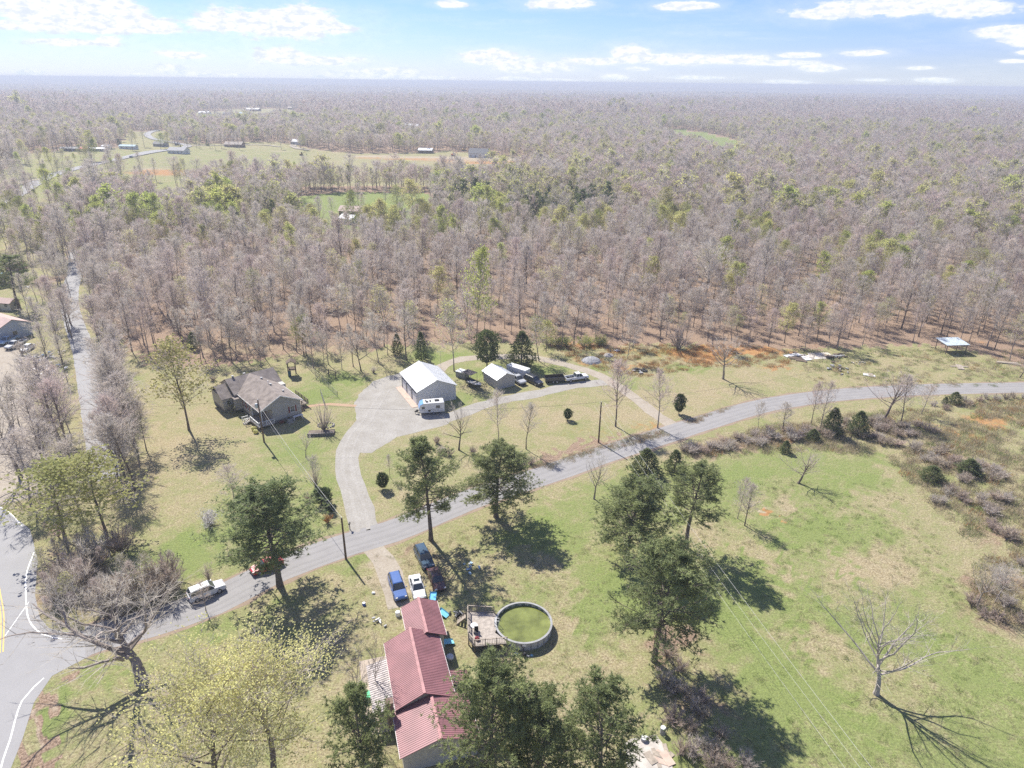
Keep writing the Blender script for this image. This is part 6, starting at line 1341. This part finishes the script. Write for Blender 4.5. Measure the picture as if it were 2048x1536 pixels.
digger('yellow excavator partly hidden behind the new house', (922,302), (932,302), 'yellow', 'excavator')

# ------------------------------------------------------------------ poles and wires
def pole(b, tp, label, arm=False, can=False):
    x, y = G(*b); h = up_h(b, tp); t = thing('utility_pole', label, 'utility pole', (x, y, 0)); q = MB(); q.tube([(0, 0, -.1), (0, 0, h)], [.17, .12], 8); q.build('shaft', mat('brown pole wood', (.17, .115, .08), .9, var=.15), t)
    q = MB(); q.tube([(0, 0, h), (0, 0, h + .18)], .06, 6); q.build('insulator', m_ww, t)
    if can: q = MB(); q.lathe([(.26, 0), (.28, .1), (.28, .75), (.2, .85)], (-.42, 0, h - 1.6), 10); q.build('transformer', mat('transformer grey', (.50, .54, .55), .5), t)
    return Vector((x, y, h + .15))
T1 = pole((528.5, 884.5), (516.5, 800), 'tall utility pole with a grey transformer in front of the house porch', can=True)
T2 = pole((1197, 885), (1203, 805), 'bare utility pole left of the roadside bare tree pair')
T3 = pole((692, 1118), (684, 1036), 'leaning utility pole at the driveway mouth')
T4 = pole((-260, 905), (-290, 820), 'utility pole beyond the left picture edge'); T5 = Vector((34, 33, 8.5))
t = thing('utility_pole', 'utility pole at the lower right pasture corner', 'utility pole', (34, 33, 0)); q = MB(); q.tube([(0, 0, -.1), (0, 0, 8.6)], [.17, .12], 8); q.build('shaft', MATS['brown pole wood'], t)
m_wire = mat('pale cable', (.55, .54, .52), .5, var=.02); m_wired = mat('dark cable', (.07, .07, .07), .6, var=.02)
def wire(a, b, label, sag=.8, r=.018, m=m_wired, off=0.0):
    a = Vector(a); b = Vector(b); d = (b - a).normalized(); s = Vector((-d.y, d.x, 0)) * off; q = MB()
    q.tube([a.lerp(b, k / 16) + s - Vector((0, 0, 4 * sag * (k / 16) * (1 - k / 16))) for k in range(17)], r, 4); o = q.build('overhead_wire', m); tag(o, label, 'wire')
wire(T4, T1, 'dark wire from the transformer pole to the left edge', 1.2)
wire(T1, T2, 'dark wire across the driveway between the two tall poles', 2.0, .02)
wire(T1 - Vector((0, 0, .9)), T3, 'pale upper cable from the transformer pole to the driveway pole', .6, .022, m_wire)
wire(T1 - Vector((0, 0, 1.8)), T3 - Vector((0, 0, .6)), 'pale lower cable from the transformer pole to the driveway pole', .9, .016, m_wire)
wire(T2, T5, 'pale upper cable crossing the pasture at lower right, left one', 1.2, .013, m_wire, .5)
wire(T2, T5, 'pale cable crossing the pasture at lower right, middle one', 1.6, .011, m_wire, -.4)
wire(T2 - Vector((0, 0, .7)), T5 - Vector((0, 0, .7)), 'pale cable crossing the pasture at lower right, lowest one', 1.5, .011, m_wire, -1.3)
wire(T3, (T3.x - 30, T3.y - 24, 8.0), 'dark wire running from the driveway pole to the lower left', .8)
wire(T2, (95, 150, 8.5), 'dark wire from the bare pole along the road to the right', 2.0)

# ------------------------------------------------------------------ yard things
# play tower
x, y = G(585, 750); t = thing('play_tower', 'dark wooden play tower with a green slide base behind the house', 'play tower', (x, y, 0), R(15)); hgt_t = 3.2
for sx in (-1, 1):
    for sy in (-1, 1): q = MB(); q.box((sx * .85, sy * .85, 1.7), (.14, .14, 3.4)); q.build('post', m_woodd, t)
q = MB(); q.box((0, 0, 1.6), (1.9, 1.9, .1)); q.build('platform', m_woodd, t); q = MB(); slope_roof(q, -1.1, 1.1, -1.1, 1.1, 3.3, 4.0); q.build('roof', m_woodd, t); rail(t, [(-.85, -.85), (.85, -.85), (.85, .85)], 1.65, .8, m_woodd, 1.7)
q = MB(); q.box((-.55, -.95, .75), (.7, .06, 1.5)); q.build('panel', mat('teal panel', (.02, .09, .12), .6), t)
x, y = G(665, 755); t = thing('swing_frame', 'dark wooden frame with two posts on the lawn behind the house', 'swing frame', (x, y, 0), R(-30))
for s in (-1, 1): q = MB(); q.box((s * 1.1, 0, .9), (.16, .16, 1.8)); q.build('post', m_woodd, t)
q = MB(); q.beam((-1.2, 0, 1.75), (1.2, 0, 1.75), .12); q.build('crossbeam', m_woodd, t)
# dog run fence
pts = [G3(*p, 0) for p in ((615, 735), (640, 760), (676, 795), (642, 790), (650, 815))]
t = thing('wire_fence', 'thin metal wire fence with posts on the lawn beside the house', 'fence', (0, 0, 0)); q = MB()
for a, b in ((0, 1), (1, 2), (2, 3), (3, 4)):
    a, b = pts[a], pts[b]
    for z in (.15, .6, 1.1, 1.45): q.beam(a + Vector((0, 0, z)), b + Vector((0, 0, z)), .02)
    n = max(1, int((b - a).length / 2.4))
    for k in range(n + 1): p = a.lerp(b, k / n); po = MB(); po.box((p.x, p.y, .75), (.06, .06, 1.5)); po.build('post', m_grey, t)
    for k in range(int((b - a).length / .25)): p = a.lerp(b, k / int((b - a).length / .25)); q.box((p.x, p.y, .75), (.012, .012, 1.4))
o = q.build('mesh_wire', m_grey, t); o['kind'] = 'stuff'
# stone edged bed
x, y = G(643, 868); t = thing('garden_bed', 'raised dark rectangular bed edge below the reddish bare shrub', 'garden bed', (x, y, 0), R(8)); 
for i in range(11): q = MB(); q.box((-2.4 + i * .45, -.8, .3), (.42, .3, .62)); q.build('block', m_skirt, t)
q = MB(); q.box((0, .2, .2), (5, 1.7, .4)); q.build('mulch', m_barkd, t)
x, y = G(652, 851); t = thing('rock_ring', 'ring of pale rocks round the reddish bare shrub', 'rock ring', (x, y, 0))
for i in range(16): a = 2 * math.pi * i / 16; q = MB(); q.blob((math.cos(a) * 1.6, math.sin(a) * 1.2, .1), rnd.uniform(.16, .28), i, 6, 4); q.build('rock', m_conc, t)
# yard antenna behind the garage
x, y = G(882, 738); t = thing('tv_antenna', 'tall thin television antenna mast behind the garage', 'antenna', (x, y, 0)); q = MB(); q.tube([(0, 0, 0), (0, 0, 4.6)], .03, 5); q.build('mast', m_grey, t); q = MB(); q.beam((-.9, 0, 4.5), (.9, 0, 4.6), .03); [q.beam((-.8 + k * .2, -.6 + k * .04, 4.5), (-.8 + k * .2, .6 - k * .04, 4.5), .02) for k in range(9)]; q.build('elements', m_grey, t)
# heaps
def heap(label, px, r, m, name='gravel_pile', cat='pile', n=70, s=.22, col=None):
    x, y = G(*px); g = random.Random(int(px[0])); t = MB()
    t.lathe([(r, -.05), (r * .8, r * .16), (r * .45, r * .33), (.05, r * .42)], (0, 0, 0), 14)
    for i in range(n): a = g.uniform(0, 6.3); d = r * math.sqrt(g.random()); t.blob((math.cos(a) * d, math.sin(a) * d, max(0, r * .4 * (1 - d / r))), s * g.uniform(.4, 1), i, 5, 3)
    o = t.build(name, m); o.location = (x, y, 0); tag(o, label, cat); return o
m_gp = mat('grey crushed rock', (.30, .30, .31), .9, var=.2, scale=3)
heap('large grey gravel pile on the orange field behind the white pickup', (1183,722), 2.6, m_gp); heap('dark lump of gravel on the right of the large pile', (1189,719), 1.0, mat('dark rock', (.10, .10, .11), .9))
heap('small pale soil pile right of the gravel pile', (1217,711), 1.4, m_conc, 'soil_pile')
def scrap(label, px, spread, n, mats_, name, cat, seed, long=1.0, th=.15):
    x, y = G(*px); g = random.Random(seed); t = thing(name, label, cat, (x, y, float(hgt(x, y))))
    for i in range(n):
        q = MB(); q.box((g.gauss(0, spread), g.gauss(0, spread * .7), th * g.uniform(.5, 1.6)), (long * g.uniform(.5, 1.3), long * g.uniform(.15, .5), th * g.uniform(.6, 1.5)), g.uniform(0, 3.1)); q.build('piece', g.choice(mats_), t)
    return t
scrap('dark scrap heap on the orange field above the farm track', (1278,742), 1.0, 14, [m_black, m_grey], 'scrap_heap', 'scrap', 1, 1.2)
scrap('low dark object with white top at the back of the orange field', (1232,703), .7, 6, [m_grey, m_black, m_ww], 'scrap_heap', 'scrap', 2)
scrap('stack of white boards left of the concrete slab', (1603,715), 1.6, 16, [m_ww, m_conc, m_woodd], 'lumber_stack', 'lumber', 3, 3.2, .12)
scrap('pale boards lying in the grass above the road', (1735,750), .9, 5, [m_ww, m_wood], 'lumber_stack', 'lumber', 4, 2.6, .1)
scrap('grey brush heap right of the concrete slab', (1668,713), 1.3, 14, [m_grey, m_woodd], 'brush_heap', 'scrap', 5, 1.6, .25)
scrap('dark debris heap in the field below the concrete slab', (1678,738), 2.0, 14, [m_woodd, m_grey], 'debris_heap', 'scrap', 6, 1.0, .2)
scrap('rubble lumps in the grass right of the debris heap', (1722,727), 1.0, 8, [m_grey, m_conc], 'rubble', 'scrap', 7, .6, .2)
scrap('long pale plank near the shelter at right', (1920,735), .3, 2, [m_wood], 'plank', 'lumber', 8, 4.0, .12)
scrap('long timber lying near the right picture edge', (2020,728), .3, 2, [m_wood], 'plank', 'lumber', 9, 4.5, .14)
scrap('junk and white scraps below the left trees by the grey pickup', (78,716), 2.6, 34, [m_ww, m_grey, m_black, m_conc, c_ltb], 'junk_heap', 'junk', 10, .9, .3)
scrap('junk heap with pale scraps nearer the village road', (92,738), 2.4, 28, [m_ww, m_grey, m_black, m_woodd], 'junk_heap', 'junk', 11, .9, .3)
scrap('line of white stones or scraps by the upper left yard', (48,575), 1.2, 14, [m_ww], 'scrap_row', 'junk', 12, .5, .2)
scrap('silver scraps lying in the pine shade right of the dark blue car', (942,1137), .8, 10, [m_ww, m_grey, c_ltb], 'junk_heap', 'junk', 13, .6, .2)
scrap('dark lawn machine parts left of the pool deck', (914,1232), .4, 8, [m_black, m_grey], 'junk_heap', 'junk', 14, .6, .25)
scrap('tools and bits on the grass left of the red roofed house', (757,1243), .4, 7, [m_grey, m_ww], 'junk_heap', 'junk', 15, .5, .2)
scrap('small white litter in the brown thicket by the road', (1432,895), .4, 4, [m_ww, c_ltb], 'litter_heap', 'junk', 16, .5, .3)
scrap('wooden frames lying at the bottom by the concrete slab', (1325,1515), .7, 8, [m_wood, m_pconc], 'lumber_stack', 'lumber', 17, 2.0, .06)
# slabs
o = flat_poly('concrete_slab', [(1615,706),(1655,705),(1668,712),(1650,718),(1618,719)], .06, mat('bleached concrete', (.62, .56, .48), .9, var=.1))
o = flat_poly('concrete_slab', [(1245,1490),(1262,1478),(1312,1470),(1335,1500),(1352,1560),(1262,1570)], .06, m_conc)
# barrels, toys, mailbox
def barrel(label, px, col, r=.3, h=.9):
    x, y = G(*px); t = thing('barrel', label, 'barrel', (x, y, 0)); q = MB(); q.lathe([(r, 0), (r * 1.05, h * .33), (r, h * .36), (r * 1.05, h * .66), (r, h)], (0, 0, 0), 12); q.build('drum', col, t); q = MB(); q.lathe([(r * .95, 0), (r * .9, .04)], (0, 0, h), 12); q.build('lid', m_ww, t)
barrel('blue grey barrel standing on the grass at the bottom right of centre', (1325,1467), m_grey); barrel('grey bucket on the concrete slab at the bottom', (1288,1480), m_grey, .38, .4)
barrel('white tub beside the red roofed house wall', (900,1316), m_ww, .45, .3); barrel('bright blue bucket in the grass right of the broad pine shadow', (728,1210), mat('bucket blue', (.03, .1, .45), .5), .22, .35)
barrel('white drum at the left corner of the red roofed house', (796,1231), m_ww, .32, .6)
for i, (px, c_, lb) in enumerate([((866,1198), (.15, .5, .75), 'turquoise plastic slide beside the maroon sedan'), ((887,1230), (.2, .55, .7), 'turquoise plastic toy between the house and the deck'), ((897,1288), (.25, .6, .7), 'pale turquoise paddling shell beside the house wall'), ((738,1392), (.12, .6, .3), 'bright green plastic sheet beside the porch roof')]):
    x, y = G(*px); q = MB(); q.add([(-.35, -.7, .1), (.35, -.7, .1), (.35, .7, .5), (-.35, .7, .5), (-.45, -.7, .25), (.45, -.7, .25), (.45, .7, .65), (-.45, .7, .65)], [(0, 1, 2, 3), (0, 4, 7, 3), (1, 2, 6, 5), (3, 2, 6, 7)]); q.box((0, .6, .2), (.5, .1, .4)); o = q.build('plastic_toy', mat('plastic %d' % i, c_, .4, var=.05)); o.location = (x, y, 0); o.rotation_euler = (0, 0, i); tag(o, lb, 'toy')
for px, lb in (((700,1059), 'small black mailbox on a post at the driveway mouth'), ((747,1187), 'white plastic bag by the gravel drive of the neighbour')):
    x, y = G(*px); t = thing('mailbox' if 'mailbox' in lb else 'plastic_bag', lb, 'mailbox' if 'mailbox' in lb else 'litter', (x, y, 0)); q = MB()
    if 'mailbox' in lb: q.box((0, 0, .5), (.1, .1, 1.0)); q.build('post', m_woodd, t); q = MB(); q.box((0, 0, 1.12), (.22, .5, .24)); q.build('box', m_black, t)
    else: q.blob((0, 0, .12), (.25, .2, .14), 3); q.build('bag', m_ww, t)
# roadside fence at far right
t = thing('field_fence', 'old post and wire fence along the road at far right', 'fence', (0, 0, 0)); P = [G3(*p, 0) for p in ((1870,812),(1930,803),(1990,797),(2048,793),(2140,788))]; q = MB()
for a, b in zip(P, P[1:]):
    for z in (.4, .8, 1.1): q.beam(a + Vector((0, 0, z)), b + Vector((0, 0, z)), .015)
    n = int((b - a).length / 3.5)
    for k in range(n): p = a.lerp(b, k / n); po = MB(); po.tube([(p.x, p.y, -.1), (p.x, p.y, 1.25)], .06, 5); po.build('post', m_woodd, t)
o = q.build('fence_wire', m_grey, t); o['kind'] = 'stuff'
